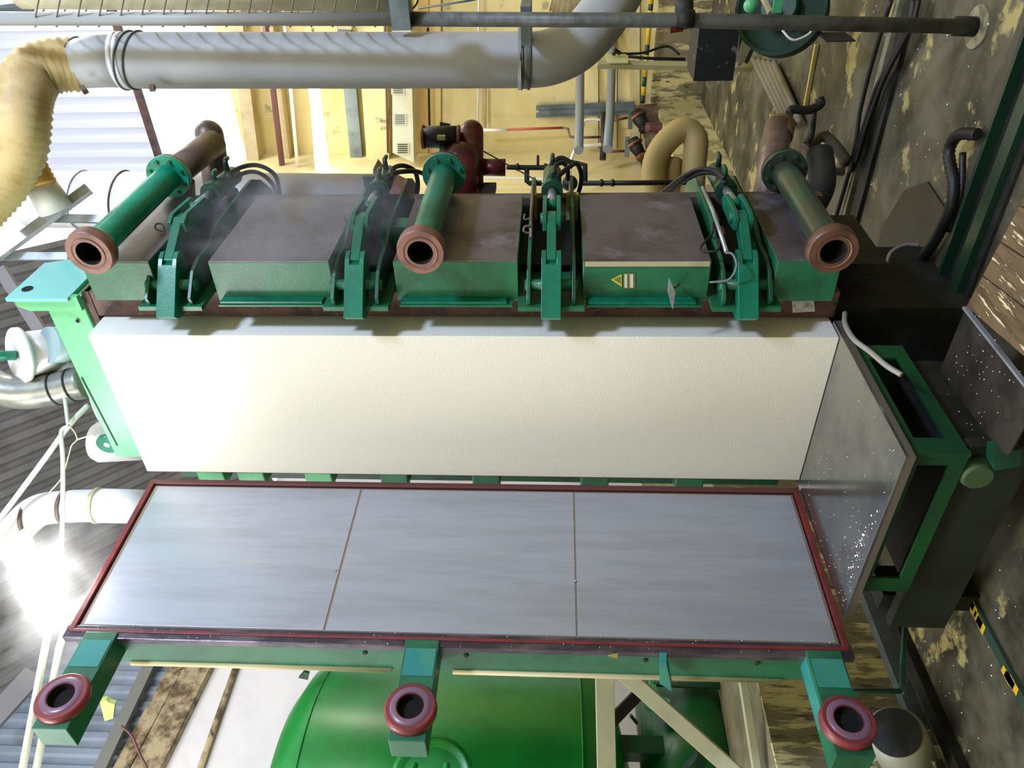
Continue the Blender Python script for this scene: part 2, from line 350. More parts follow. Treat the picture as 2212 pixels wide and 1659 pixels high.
# hoses of the clamps
def hose(name, pts, r, m, label, group=None, cat='hose', t=None):
    o = MB().tube(curve(Dp(pts, t)), r, 10).build(name, m); tag(o, label, cat, group); return o
HG = 'black hydraulic hoses on the clamps'
T1 = 4.75
hose('hydraulic_hose', [(475, 388, 4.6), (520, 362, 4.7), (560, 358, 4.8), (595, 380, 4.9), (605, 425, 5.1)], .014, BLACK, 'outer black hose arching from the topmost clamp cylinder', HG)
hose('hydraulic_hose', [(500, 384, 4.65), (540, 371, 4.72), (568, 378, 4.8), (590, 400, 4.9), (596, 425, 5.1)], .013, BLACK, 'inner black hose arching under its twin at the topmost clamp', HG)
hose('hydraulic_hose', [(845, 386, 4.3), (848, 365, 4.4), (872, 358, 4.5), (897, 372, 4.6), (902, 410, 4.7), (888, 446, 4.8)], .014, BLACK, 'black hose looping from the second clamp down behind the middle pipe', HG)
hose('hydraulic_hose', [(835, 382, 4.3), (860, 372, 4.4), (895, 370, 4.5), (918, 376, 4.6)], .014, BLACK, 'black hose running level from the second clamp to the middle pipe flange', HG)
hose('hydraulic_hose', [(1198, 376, 4.3), (1200, 358, 4.4), (1216, 352, 4.5), (1226, 366, 4.6), (1226, 388, 4.7)], .014, BLACK, 'short black hose loop on the third clamp cylinder', HG)
hose('hydraulic_hose', [(1202, 384, 4.3), (1228, 362, 4.4), (1246, 354, 4.5), (1256, 380, 4.6), (1250, 415, 4.7), (1232, 448, 4.8)], .014, BLACK, 'long black hose loop curving right of the third clamp', HG)
hose('hydraulic_hose', [(1566, 386, 4.1), (1545, 370, 4.2), (1510, 366, 4.3), (1470, 385, 4.5), (1425, 421, 4.8)], .014, BLACK, 'upper of two black hoses sweeping from the lowest clamp cylinder', HG)
hose('hydraulic_hose', [(1568, 396, 4.1), (1548, 376, 4.2), (1515, 374, 4.3), (1480, 390, 4.5), (1438, 421, 4.8)], .013, BLACK, 'lower of two black hoses sweeping from the lowest clamp cylinder', HG)
# grey wire, limit switch rods
ln = thing('limit_switch', 'grey switch rod with clips along the bracket of the lowest clamp', 'switch', D(1545, 470, 4.0))
MB().tube(Dp([(1518, 405, 4.15), (1540, 455, 4.0), (1570, 545, 3.75)]), .011, 10).build('rod', GALV, ln)
MB().tube(Dp([(1544, 463, 3.98), (1550, 478, 3.95)]), .013, 10).build('clip', ORANGE, ln)
MB().tube(Dp([(1556, 492, 3.92), (1562, 505, 3.9)]), .013, 10).build('clip', ORANGE, ln)
ln = thing('limit_switch', 'brown switch rod with small valves beside the third clamp', 'switch', D(1148, 440, 4.2))
MB().tube(Dp([(1152, 400, 4.4), (1148, 460, 4.2), (1147, 515, 4.05)]), .010, 10).build('rod', RUSTP, ln)
MB().tube(curve(Dp([(1150, 470, 4.2), (1133, 474, 4.2), (1134, 462, 4.2)])), .006, 8).build('clip', RUSTP, ln)
MB().tube(curve(Dp([(1146, 505, 4.1), (1132, 500, 4.1), (1134, 490, 4.1), (1146, 488, 4.1)])), .007, 8).build('clip', RUSTP, ln)
ln = thing('limit_switch', 'small rusty sensor with wire loop beside the topmost clamp', 'switch', D(345, 485, 4.3))
MB().tube(Dp([(352, 450, 4.5), (348, 480, 4.35), (345, 515, 4.2)]), .012, 10).build('rod', RUSTP, ln)
MB().tube(curve(Dp([(350, 500, 4.2), (336, 494, 4.2), (338, 484, 4.2), (352, 486, 4.2), (356, 508, 4.2)])), .005, 8).build('wire', GREYST, ln)
ln = thing('limit_switch', 'small dark sensor tips standing off the second clamp bracket', 'switch', D(750, 480, 4.2))
MB().tube(Dp([(764, 455, 4.4), (748, 500, 4.2)]), .012, 10).build('rod', DARK, ln)
MB().tube(Dp([(748, 478, 4.25), (741, 464, 4.25)]), .005, 8).build('wire', RUSTP, ln)
MB().tube(Dp([(748, 500, 4.2), (731, 494, 4.2)]), .005, 8).build('wire', RUSTP, ln)
wr = hose('sensor_wire', [(1568, 545, 3.75), (1583, 550, 3.72), (1591, 575, 3.7), (1575, 603, 3.75), (1540, 609, 3.85), (1490, 611, 3.9), (1476, 620, 3.93), (1468, 632, 3.95)], .006, GREYST, 'thin grey wire hanging from the lowest clamp to the small plate', cat='wire')
hose('sensor_wire', [(1541, 480, 3.95), (1538, 505, 3.9), (1514, 533, 3.85), (1522, 543, 3.82), (1550, 540, 3.8), (1553, 520, 3.85), (1535, 510, 3.9)], .006, BLACK, 'black wire coiled in a loop by the lowest clamp', cat='wire')
sp = thing('sensor_plate', 'small pale steel plate on a bolt standing off the box with the warning sticker', 'plate', at(1453, 640, 'y', -.02))
MB().prism([at(1447, 603, 'y', -.06), at(1459, 632, 'y', -.06), at(1454, 667, 'y', -.06), at(1444, 630, 'y', -.06)], (0, .008, .004)).build('plate', GALV, sp)
MB().tube([at(1455, 622, 'y', -.05), at(1466, 616, 'y', .075)], .007, 8).build('bolt', RUSTP, sp)

# ================================================================== FIXED STEAM PIPES
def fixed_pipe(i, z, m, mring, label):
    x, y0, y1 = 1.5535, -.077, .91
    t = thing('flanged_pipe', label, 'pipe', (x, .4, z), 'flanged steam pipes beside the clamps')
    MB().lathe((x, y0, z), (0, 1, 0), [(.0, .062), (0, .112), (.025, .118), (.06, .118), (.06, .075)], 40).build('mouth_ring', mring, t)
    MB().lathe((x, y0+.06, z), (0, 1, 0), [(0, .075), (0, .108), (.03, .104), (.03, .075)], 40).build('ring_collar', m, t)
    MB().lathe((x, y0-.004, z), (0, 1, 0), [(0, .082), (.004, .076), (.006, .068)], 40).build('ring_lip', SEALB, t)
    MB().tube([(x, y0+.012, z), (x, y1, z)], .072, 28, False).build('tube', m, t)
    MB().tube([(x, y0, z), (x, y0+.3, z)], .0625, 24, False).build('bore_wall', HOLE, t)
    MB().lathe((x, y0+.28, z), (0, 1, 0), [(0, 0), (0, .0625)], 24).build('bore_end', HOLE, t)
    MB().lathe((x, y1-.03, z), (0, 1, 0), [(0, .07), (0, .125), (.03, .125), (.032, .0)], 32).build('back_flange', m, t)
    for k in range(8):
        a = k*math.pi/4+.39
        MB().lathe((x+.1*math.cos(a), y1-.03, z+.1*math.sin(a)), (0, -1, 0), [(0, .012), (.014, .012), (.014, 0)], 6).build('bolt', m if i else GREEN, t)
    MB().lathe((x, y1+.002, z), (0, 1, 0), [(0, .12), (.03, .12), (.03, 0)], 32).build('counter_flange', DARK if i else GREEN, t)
    return t
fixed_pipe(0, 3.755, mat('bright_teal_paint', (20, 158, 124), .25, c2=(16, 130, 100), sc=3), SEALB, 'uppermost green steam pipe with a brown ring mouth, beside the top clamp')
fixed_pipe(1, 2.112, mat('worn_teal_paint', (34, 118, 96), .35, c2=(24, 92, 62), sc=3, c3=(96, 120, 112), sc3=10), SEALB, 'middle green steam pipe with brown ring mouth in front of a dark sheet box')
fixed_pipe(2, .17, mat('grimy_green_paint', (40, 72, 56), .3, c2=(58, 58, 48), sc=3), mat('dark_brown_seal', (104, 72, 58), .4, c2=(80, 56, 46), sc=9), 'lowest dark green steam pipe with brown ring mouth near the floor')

def pipe(name, pts, t, r, m, label, group=None, n=16, cat='pipe', smooth=True):
    P = Dp(pts, t); P = curve(P) if smooth and len(P) > 2 else P
    o = MB().tube(P, r, n).build(name, m); tag(o, label, cat, group); return o
# brown supply pipes behind the flanges
sp = thing('supply_pipe', 'brown elbowed steam supply pipe behind the uppermost green flange', 'pipe', D(450, 350, 5.0))
MB().tube(Dp([(372, 378, 4.63), (462, 308, 5.0)]), .085, 24).build('branch', RUSTP, sp)
MB().tube(Dp([(452, 288, 5.05), (462, 350, 5.1), (472, 420, 5.2)]), .09, 24).build('riser', RUSTP, sp)
MB().ball(D(452, 290, 5.05), .09, 24).build('end_cap', RUSTP, sp)
MB().tube(Dp([(395, 390, 4.75), (400, 480, 4.9)]), .07, 20).build('lower_riser', RUSTP, sp)
sp = thing('supply_pipe', 'brown lagged supply pipe rising by the lowest dark flange', 'pipe', D(1680, 350, 4.8))
MB().tube(Dp([(1682, 272, 5.1), (1672, 330, 5.0), (1652, 470, 4.9)]), .09, 24).build('riser', RUSTP, sp)
MB().lathe(D(1686, 268, 5.12), D(1672, 330, 5.0)-D(1682, 272, 5.1), [(0, 0), (0, .095), (.12, .095), (.12, .085)], 24).build('end_collar', mat('brown_tan_cap', (128, 104, 70), .6), sp)
MB().tube(curve(Dp([(1770, 330, 5.0), (1775, 400, 4.9), (1740, 470, 4.85)])), .085, 20).build('second_branch', DARK, sp)

# ================================================================== DOOR (opened to the left)
door = thing('mould_door', 'open left door of the mould, aluminium inner face framed by a red seal', 'door', (-.12, -.6, 0))
dx, dyaw = -.045, .0427
def dp(s, n, z):            # s: from the hinge edge outwards, n: depth behind the inner face
    c, q = math.cos(dyaw), math.sin(dyaw)
    return Vector((-.04-q*s-c*n, -.0243-c*s+q*n, z))
def dbox(s0, s1, n0, n1, z0, z1, mb=None):
    mb = mb or MB(); v = [dp(s, n, z) for s in (s0, s1) for n in (n0, n1) for z in (z0, z1)]
    return mb._add(v, [(0,1,3,2),(4,6,7,5),(0,4,5,1),(2,3,7,6),(0,2,6,4),(1,5,7,3)])
DW = 1.095
dbox(.0, DW, .02, .045, 0, 3.98).build('backing_frame', EDGE, door, .003)
for a, b in ((.062, 1.336), (1.346, 2.628), (2.640, 3.91)):
    dbox(.06, DW-.07, .004, .02, a, b).build('face_panel', ALU, door, .002)
dbox(.05, DW-.06, .008, .02, .05, 3.93).build('joint_strip', mat('brownish_joint', (150, 132, 118), .5, .5), door)
for (s0, s1, z0, z1) in ((0.006, .042, .006, 3.974), (DW-.04, DW-.022, .02, 3.96), (.03, DW-.03, .008, .04), (.03, DW-.03, 3.94, 3.972)):
    dbox(s0, s1, -.006, .02, z0, z1).build('red_seal', RED if s0 > .01 else mat('dark_brown_strip', (92, 50, 48), .5), door, .004)
dbox(DW-.062, DW+.012, .0, .045, -.005, 3.985).build('edge_bar', EDGE, door, .004)
dbox(.0, DW, .045, .19, .04, 3.94).build('steam_chest', GREEN, door, .004)
dbox(DW-.06, DW+.005, .045, .235, .06, 3.92).build('stiffener_channel', GREEN, door, .004)
for a, b, m_ in ((2.30, 3.70, 0), (.30, 1.98, 0)):
    MB().tube([dp(DW+.01, .235, a), dp(DW+.01, .235, b)], .014, 12).build('conduit', mat('beige_conduit', (204, 192, 148), .5), door)
for z in (2.42, 1.9, 1.0, .45):
    c = dp(DW+.006, .08, z); MB().lathe(c, (0, -1, 0), [(0, .014), (.006, .012), (.006, 0)], 12).build('plug', DARK, door)
for q, tt in (((753, 1131), 0), ((725, 1232), 0), ((1243, 1138), 0), ((1243, 1255), 0)):
    c = at(*q, 'x', -.07); MB().lathe((c[0]-.002, c[1], c[2]), (1, 0, 0), [(0, .006), (.006, .006), (.006, 0)], 8).build('screw', GALV, door)
c = at(1268, 1150, 'x', -.082); MB().lathe((c[0]+.002, c[1], c[2]), (1, 0, 0), [(0, .016), (.004, .014), (.004, .008), (0, 0)], 16).build('vent_plug', SEALB, door)
MB().prism([at(1424, 1410, 'y', -1.16), at(1440, 1410, 'y', -1.16), at(1452, 1472, 'y', -1.16), at(1426, 1455, 'y', -1.16)], (-.01, -.05, .006)).build('bent_tab', TEALP, door)
MB().prism([at(1312, 1417, 'y', -1.145), at(1334, 1412, 'y', -1.145), at(1334, 1423, 'y', -1.145)], (0, .003, 0)).build('small_sticker', mat('faded_yellow_sticker', (150, 140, 70), .6), door)
# drain stub below the door
MB().tube(curve(Dp([(1840, 1493, 3.9), (1945, 1493, 3.95)]), 2), .013, 12).build('drain_pipe', DGREEN, door)
MB().tube(Dp([(1947, 1496, 3.95), (1952, 1400, 4.3), (1958, 1290, 4.5)]), .015, 12).build('drain_pipe', DGREEN, door)
for zz, (ltop, lbot) in zip((3.78, 2.117, .144), ((0, 0), (0, 0), (0, 0))):
    # square green arm carrying each port
    arm = MB().box((-.22, -1.62, zz-.085), (-.075, -1.10, zz+.085)).build('port_arm', GREEN, door, .004)
    MB().box((-.2, -1.45, zz+.085), (-.09, -1.1, zz+.088)).build('arm_cap', TEALP, arm)
    MB().prism([(-.074, -1.15, zz-.075), (-.074, -1.30, zz-.075), (-.074, -1.30, zz+.075), (-.074, -1.15, zz+.075)], (.002, 0, 0)).build('cover_plate', TEALP, arm)
    MB().lathe((-.075, -1.478, zz), (1, 0, 0), [(0, .122), (.035, .122), (.045, .112), (.045, .062), (-.02, .062)], 40).build('port_ring', SEALR, door)
    MB().lathe((-.03, -1.478, zz), (1, 0, 0), [(0, .095), (.006, .09), (.004, .066)], 40).build('port_lip', mat('purple_grey_rubber', (122, 92, 112), .3), door)
    MB().lathe((-.0735, -1.478, zz), (1, 0, 0), [(.0, 0), (0, .0615), (.042, .0615)], 32).build('port_bore', HOLE, door)

# ================================================================== TRAY
tray = thing('discharge_tray', 'green framed discharge table with polished metal top below the foam block', 'table', (.5, -.45, -.31))
MB().box((-.045, -.92, -.016), (BW+.02, .13, -.001)).build('tray_top', TRAYM, tray, .002)
for a, b in (((-.045, -.92, -.045), (BW+.02, -.905, -.016)), ((BW+.005, -.905, -.045), (BW+.02, .13, -.016))):
    MB().box(a, b).build('edge_flat', mat('grey_brown_edge', (112, 106, 100), .5, .4), tray)
def slotplate(o, ex, L, zt, zb, m, x0, x1, za, zb2, nrm):
    # plate with a long slot, built of four strips
    o, ex = Vector(o), Vector(ex)
    for (a, b, c, d) in ((0, L, zt, za), (0, L, zb2, zb), (0, x0, za, zb2), (x1, L, za, zb2)):
        p = [o+ex*a+Vector((0, 0, c)), o+ex*b+Vector((0, 0, c)), o+ex*b+Vector((0, 0, d)), o+ex*a+Vector((0, 0, d))]
        yield MB().prism(p, nrm)
def joined(gen):
    out = MB()
    for g in gen: out._add(g.v, g.f)
    return out
joined(slotplate((.08, -.86, 0), (1, 0, 0), .93, -.045, -.30, 0, .1, .86, -.10, -.235, (0, .012, 0))).build('front_apron', TGREEN, tray)
joined(slotplate((1.01, -.86, 0), (0, 1, 0), .80, -.045, -.30, 0, .1, .70, -.10, -.235, (-.012, 0, 0))).build('side_apron', TGREEN, tray)
MB().box((.08, -.06, -.3), (1.01, -.05, -.045)).build('rear_apron', DGREEN, tray)
MB().box((.995, -.868, -.30), (1.016, -.845, -.045)).build('corner_strip', TGREEN, tray)
for x in (.1, .98): MB().box((x-.02, -.845, -.3), (x+.02, -.80, -.045)).build('corner_post', TGREEN, tray)
# carriage below the tray
MB().box((-.3, -.80, -.62), (1.0, -.74, -.33)).build('carriage_beam', mat('grimy_green_beam', (28, 38, 28), .6, c2=(22, 26, 20), sc=3), tray, .004)
MB().box((.05, -.72, -.5), (.95, -.1, -.31)).build('slot_shade_box', DARK, tray)  # dark box added to darken the inside seen through the apron slots
MB().lathe(at(2110, 1027, 'y', -.85), (0, -1, 0), [(0, .0), (-.06, .07), (0, .07), (.02, .06), (.02, 0)], 28).build('roller', mat('dull_green_roller', (58, 84, 52), .6), tray)
MB().bar(at(2140, 985, 'y', -.86), at(2195, 975, 'y', -.86), .08, .10).build('foot_block', DGREEN, tray)
MB().box((-.28, -.7, ZF), (-.16, -.5, -.3)).build('leg', DARK, tray)
MB().box((.8, -.7, ZF), (.95, -.5, -.5)).build('leg', DARK, tray)

# ================================================================== RAILS AND FLOOR THINGS (right side)
rl = thing('guide_rail', 'near dark green steel rail beside the wooden planks, running under the tray', 'rail', (1.3, .55, ZF), 'steel rails on the hall floor')
for (ya, yb, z0, z1, mm) in ((.36, .41, ZF, ZF+.02, DARK), (.41, .50, ZF, ZF+.06, mat('rail_green', (16, 46, 32), .35)), (.50, .60, ZF, ZF+.02, DARK), (.60, .63, ZF, ZF+.08, MATS['rail_green']), (.63, .74, ZF, ZF+.05, mat('rail_grey', (76, 72, 62), .5, .3))):
    MB().box((-.3, ya, z0), (3.4, yb, z1)).build('web' if mm is DARK else 'flange', mm, rl)
shade_patch = MB().prism([(-.25, .78, ZF), (1.15, .78, ZF), (1.32, .9, ZF), (1.36, 1.2, ZF), (1.2, 1.45, ZF), (.9, 1.6, ZF), (-.25, 1.6, ZF)], (0, 0, .012)); tag(shade_patch.build('grime_shade_patch', mat('grime_shade_black', (20, 18, 15), .45, c2=(36, 32, 25), sc=3)), 'black patch of grime and painted shade on the floor under the lowest steam pipe', 'shade_patch')  # black sheet standing in for grime and shade under the machine
rl = thing('guide_rail', 'far dark channel rail with a pale lip on the floor under the black cables', 'rail', (1.3, 2.1, ZF), 'steel rails on the hall floor')
MB().box((.5, 2.02, ZF), (4.2, 2.16, ZF+.03)).build('web', DARK, rl)
MB().box((.5, 2.20, ZF), (4.2, 2.27, ZF+.05)).build('flange', mat('pale_lip', (122, 122, 98), .7, c2=(92, 92, 74), sc=8), rl)
for k, (pts, r) in enumerate(((((1925, 0), (1885, 130), (1858, 240), (1845, 330), (1820, 420), (1805, 470)), .016), (((1975, 0), (1962, 60), (1915, 150), (1890, 200), (1862, 290), (1838, 370)), .02), (((1985, 0), (1970, 55), (1925, 140), (1900, 195), (1870, 280), (1850, 350)), .016))):
    o = MB().tube(curve([at(x, y, 'z', ZF+.08) for x, y in pts]), r, 10).build('power_cable', BLACK)
    tag(o, ('left thin black cable along the far rail', 'thick black cable along the far rail, right of the thin one', 'outer black cable hugging the far channel rail')[k], 'cable', 'black cables along the floor rail')
# corrugated black hoses on the floor
def ribbed(name, pts, r, m, label, cat='hose', pitch=.02, group=None, amp=.18, parent=None, n=16):
    P = curve(pts, 10); L = [0]
    for a, b in zip(P, P[1:]): L.append(L[-1]+(b-a).length)
    nn = int(L[-1]/(pitch/2)); Q = []; j = 0
    for i in range(nn+1):
        d = L[-1]*i/nn
        while j < len(L)-2 and L[j+1] < d: j += 1
        Q.append(P[j].lerp(P[j+1], (d-L[j])/max(L[j+1]-L[j], 1e-9)))
    o = MB().tube(Q, [r*(1+amp*(.5 if i % 2 else -.5)) for i in range(len(Q))], n).build(name, m, parent)
    if parent is None: tag(o, label, cat, group)
    return o
ribbed('drag_hose', [at(x, y, 'z', ZF+.1) for x, y in ((2112, 290), (2070, 292), (2050, 330), (2060, 400), (2045, 470), (1990, 560), (1900, 640))], .03, BLACK, 'ribbed black drag hose curving off the near rail to the machine foot', pitch=.03)
o = MB().tube(curve([at(x, y, 'z', ZF+.06) for x, y in ((2080, 330), (2075, 420), (2050, 500))]), .018, 10).build('power_cable', BLACK); tag(o, 'short black cable between the ribbed hose and the near rail', 'cable')
hose('grey_tube', [(1912, 578, 4.3), (1925, 545, 4.35), (1955, 530, 4.4), (1985, 530, 4.4)], .011, GALV, 'short grey tube arching in the dark beside the near rail', cat='tube')
hose('grey_tube', [(1825, 676, 3.95), (1826, 700, 3.85), (1845, 733, 3.7), (1880, 760, 3.6), (1915, 790, 3.5), (1948, 810, 3.45)], .013, mat('pale_grey_rubber', (150, 146, 138), .4), 'long pale grey tube hanging over the green tray apron', cat='tube')
# timber walkway near the camera and dark plate
pk = thing('plank_walkway', 'worn brown timber planks in the near right corner beside the dark plate', 'walkway', (1.75, -.5, -.42))
e0, e1 = at(2087, 662, 'z', -.35), at(2240, 372, 'z', -.35)
dirE = (e1-e0).normalized(); dirP = (at(2212, 770, 'z', -.35)-e0).normalized()
for k in range(5):
    a = e0+dirE*(k*.175-.05*0); q = dirE*.168
    MB().prism([a, a+q, a+q+dirP*1.3, a+dirP*1.3], (0, 0, -.035-.006*(k % 2))).build('plank', WOOD, pk, .003)
MB().bar(e0+Vector((0, 0, -.06))+dirP*.05, e1+Vector((0, 0, -.06))+dirP*.05, .05, .05).build('joist', DARK, pk)
dpz = [at(2084, 668, 'z', -.40), at(2240, 900, 'z', -.40), at(2172, 1000, 'z', -.46), at(2060, 905, 'z', -.46), at(2035, 780, 'z', -.46)]
zz = -.40
dq = [at(x, y, 'z', zz) for x, y in ((2084, 668), (2240, 868), (2175, 985), (2128, 935), (2030, 800))]
tag(MB().prism(dq, (0, 0, -.012)).build('floor_plate', mat('dirty_dark_plate', (72, 66, 60), .45, .4, c2=(50, 46, 42), sc=5, bump=.1), None, .002), 'dark dirty steel cover plate between the planks and the tray', 'plate')
MB().bar(at(2084, 664, 'z', zz+.01), at(2240, 862, 'z', zz+.01), .012, .02).build('edge_angle', GALV, bpy.data.objects['floor_plate'])

# ================================================================== POST, DUCT, FLEX HOSE (right foreground)
post = thing('support_post', 'slim dark grey pipe post on a floor flange at the far right', 'post', at(2108, 58, 'z', ZF))
MB().tube([at(2112, 58, 'z', ZF), D(1470, 44, 4.14), D(870, 41, 4.2)], .038, 20).build('pole', POSTM, post)
MB().tube([D(875, 41, 4.2), D(-60, 40, 4.26)], .036, 20).build('upper_pole', mat('pale_grey_pole', (150, 152, 150), .5), post)
MB().tube([at(2112, 58, 'z', ZF), D(2060, 56, 4.13)], .05, 20).build('socket', DARK, post)
MB().lathe(at(2112, 58, 'z', ZF+.001), (0, 0, 1), [(0, .11), (.012, .11), (.012, .04)], 24).build('foot_flange', mat('worn_pale_flange', (150, 142, 112), .7, c2=(90, 84, 66), sc=8), post)
MB().box(D(855, 56, 4.25), D(880, -8, 4.05)).build('coupling', GREYST, post)
MB().tube([D(1478, 50, 4.14), D(1478, -30, 4.2)], .05, 20).build('side_branch', DARK, post)
MB().tube([D(1462, 40, 4.12), D(1498, 41, 4.12)], .046, 20).build('collar', DARK, post)
MB().bar(D(1448, 66, 4.15), D(1475, 62, 4.15), .02, .02).build('valve_handle', MAROON, post)
T = 4.7
duct = thing('air_duct', 'long smooth pale grey duct strapped beside the slim post', 'duct', D(1110, 130, T))
P = [D(255, 131, T), D(500, 131, T), D(800, 131, T), D(1110, 130, T)]
P += curve([D(1110, 130, T), D(1180, 126, T), D(1240, 100, T+.02), D(1290, 50, T+.05), D(1335, -20, T+.1), D(1370, -100, T+.2)], 8)[1:]
MB().tube(P, .162, 36, False).build('main_tube', DUCT, duct)
MB().tube([D(275, 132, T), D(215, 133, T+.02), D(150, 140, T+.05)], [.152, .15, .14], 32).build('end_sleeve', DUCT, duct)
for xx, rr in ((258, .166), (268, .165)): MB().tube([D(xx, 131, T), D(xx+10, 131, T)], rr, 32).build('sleeve_ring', WDUCT, duct)
def strap(x, dxs, r, parent, m=GALV, t=T, yc=131, name='strap'):
    c = D(x, yc, t); d = (D(x+50, yc, t)-c).normalized()
    ax = (d+(-RT*dxs)).normalized()
    o = MB(); a = ax.orthogonal().normalized(); b = ax.cross(a); n = 36
    path = []
    for k in range(n+1):
        w_ = a*math.cos(2*math.pi*k/n)+b*math.sin(2*math.pi*k/n); w_ = w_-d*(w_.dot(d)) if False else w_
        # keep the loop on the duct surface
        rad = w_-d*w_.dot(d); s_ = r/max(rad.length, 1e-6); path.append(c+w_*s_)
    return o.tube(path, .006, 6, False).build(name, m, parent)
for xx, m_ in ((278, GREYST), (297, GREYST), (165, GREYST)): strap(xx, .25, .168 if xx > 200 else .152, duct, m_, T if xx > 200 else T+.05, 131 if xx > 200 else 138)
for xx in (1124, 1128, 1141, 1144): strap(xx, 0, .168, duct, GREYST, T, 130)
mb = MB().tube([D(1123, 130, T), D(1146, 130, T)], .166, 36); mb.build('clamp_band', mat('dull_strap_grey', (128, 130, 124), .5), duct)
MB().box(D(1124, 14, 4.2), D(1150, 72, 4.55)).build('post_bracket', GREYST, duct)
MB().bar(D(1122, 195, T-.1), D(1123, 60, T-.2), .02, .02).build('clamp_bolt', GALV, duct)
MB().bar(D(185, 198, T-.12), D(178, 190, T-.1), .03, .03).build('strap_bolt', RUSTP, duct)
MB().bar(D(328, 193, T-.12), D(330, 186, T-.1), .03, .03).build('strap_bolt', RUSTP, duct)
fl = thing('flexible_duct', 'tan ribbed flexible duct drooping from the grey duct end to a white stub', 'duct', D(50, 300, T))
ribbed('ribbed_hose', Dp([(165, 140, T+.05), (120, 142, T), (75, 158, T-.05), (52, 205, T-.1), (48, 260, T-.1), (40, 320, T-.05), (8, 385, T), (-50, 450, T)]), .155, FLEX, '', parent=fl, pitch=.042, amp=.09, n=28)
ribbed('ribbed_end', Dp([(62, 350, T+.15), (90, 402, T+.2)]), .095, mat('orange_tan_hose', (224, 170, 84), .55), '', parent=fl, pitch=.03, amp=.08, n=24)
MB().tube(Dp([(85, 396, T+.2), (122, 452, T+.3)]), [.095, .11], 28).build('white_stub', WDUCT, fl)
tag(ribbed('flexible_duct', Dp([(1195, -10, 6.5), (1230, 2, 6.5), (1262, -8, 6.5)]), .12, FLEX, 'x', 'duct', pitch=.03), 'tan ribbed duct end peeping at the far right edge above the duct bend', 'duct')
# lagged riser with binding wire beside the post
lag = thing('lagged_pipe', 'thick cream lagged pipe bound with spiral wire beside the slim post', 'pipe', D(450, -42, 4.5))
MB().tube([D(38, -45, 4.5), D(240, -43, 4.5), D(500, -42, 4.5), D(852, -38, 4.5)], .16, 28).build('lagging', CREAM, lag)
MB().box(D(845, 58, 4.5), D(868, -60, 4.3)).build('end_bracket', GREYST, lag)
path = []; n = 17*16
for k in range(n):
    a = 2*math.pi*k/16; x = 75+(855-75)*k/n
    path.append(D(x+22*math.cos(a), -14-72*math.cos(a), 4.42-.29*math.sin(a)))
MB().tube(path, .0042, 6).build('binding_wire', mat('dull_wire', (120, 112, 100), .5, .4), lag)
hose('loop_wire', [(865, 30, 4.6), (885, 22, 4.65), (900, 8, 4.7), (905, -15, 4.75)], .006, BLACK, 'black wire loop at the end of the lagged pipe', cat='wire')
tag(MB().tube(Dp([(905, 18, 8.5), (1010, 2, 8.5), (1080, -12, 8.6)]), .012, 8).build('overhead_cable', GREYST), 'thin dark cable crossing the yellow wall above the duct', 'cable')
tag(MB().bar(D(0, 22, 5.5), D(70, 14, 5.5), .05, .04).build('roof_bar', GREYST), 'dark steel bar behind the lagged pipe in the top right roof corner', 'bar')
# ================================================================== BACK WALL FITTINGS
Y = 8.7
def onwall(x, y, yy=Y): return at(x, y, 'y', yy)
def wallbar(name, a, b, r, m, label, cat, yy=Y, rnd=True, w_=None):
    p, q = onwall(*a, yy), onwall(*b, yy)
    mb = MB().tube([p, q], r, 14) if rnd else MB().bar(p, q, w_ or r*2, r*2)
    return tag(mb.build(name, m), label, cat)
wallbar('wall_beam', (501, -60), (560, 420), .10, BEAMC, 'cream steel beam along the bright gap at the top of the yellow wall', 'beam', 8.8, False)
wallbar('wall_beam', (566, -60), (628, 420), .09, BEAMC, 'second cream steel beam, beside the maroon pipe', 'beam', 8.85, False)
wallbar('wall_pipe', (562, -40), (617, 420), .048, BROWNP, 'maroon pipe running along the top of the yellow wall', 'pipe', 8.5)
wallbar('wall_pipe', (607, -40), (648, 420), .026, WHITEP, 'thin white pipe between the maroon pipe and the fluorescent tube', 'pipe', 8.4)
lamp = thing('tube_lamp', 'glowing fluorescent tube lamp high on the yellow wall', 'lamp', onwall(690, 280, 8.3))
MB().tube([onwall(678, 190, 8.2), onwall(702, 374, 8.2)], .085, 16).build('tube', TUBE, lamp)
MB().bar(onwall(668, 60, 8.3), onwall(690, 374, 8.3), .14, .1).build('batten', PWALL, lamp)
wallbar('wall_beam', (738, -60), (748, 60), .1, BEAMC, 'deep shaded cream beam end beside the dark steel strip', 'beam', 8.7, False)
wallbar('steel_strip', (744, 50), (772, 345), .10, GREYST, 'dark blue grey steel strip right of the glowing tube', 'strip', 8.85, False, .12)
pil = thing('wall_pier', 'cream cracked masonry pier between the dark strip and the vent trunking', 'pier', onwall(800, 250, 8.7))
MB().prism([onwall(768, 0), onwall(832, 0), onwall(840, 345), onwall(792, 345)], (0, .25, 0)).build('face', mat('stained_cream_wall', (214, 204, 152), .8, c2=(120, 116, 96), sc=2.2, lo=.6, hi=.66, bump=.2), pil)
wallbar('wall_pipe', (829, -20), (838, 330), .018, BROWNP, 'thin brown pipe beside the vent trunking', 'pipe', 8.55)
tr = thing('vent_trunking', 'cream box trunking with three louvred vents on the yellow wall', 'trunking', onwall(870, 200, 8.4))
MB().prism([onwall(846, -60, 8.3), onwall(884, -60, 8.3), onwall(894, 352, 8.3), onwall(848, 330, 8.3)], (0, .35, 0)).build('casing', mat('cream_trunking', (214, 216, 196), .5, c2=(204, 200, 170), sc=1.5), tr)
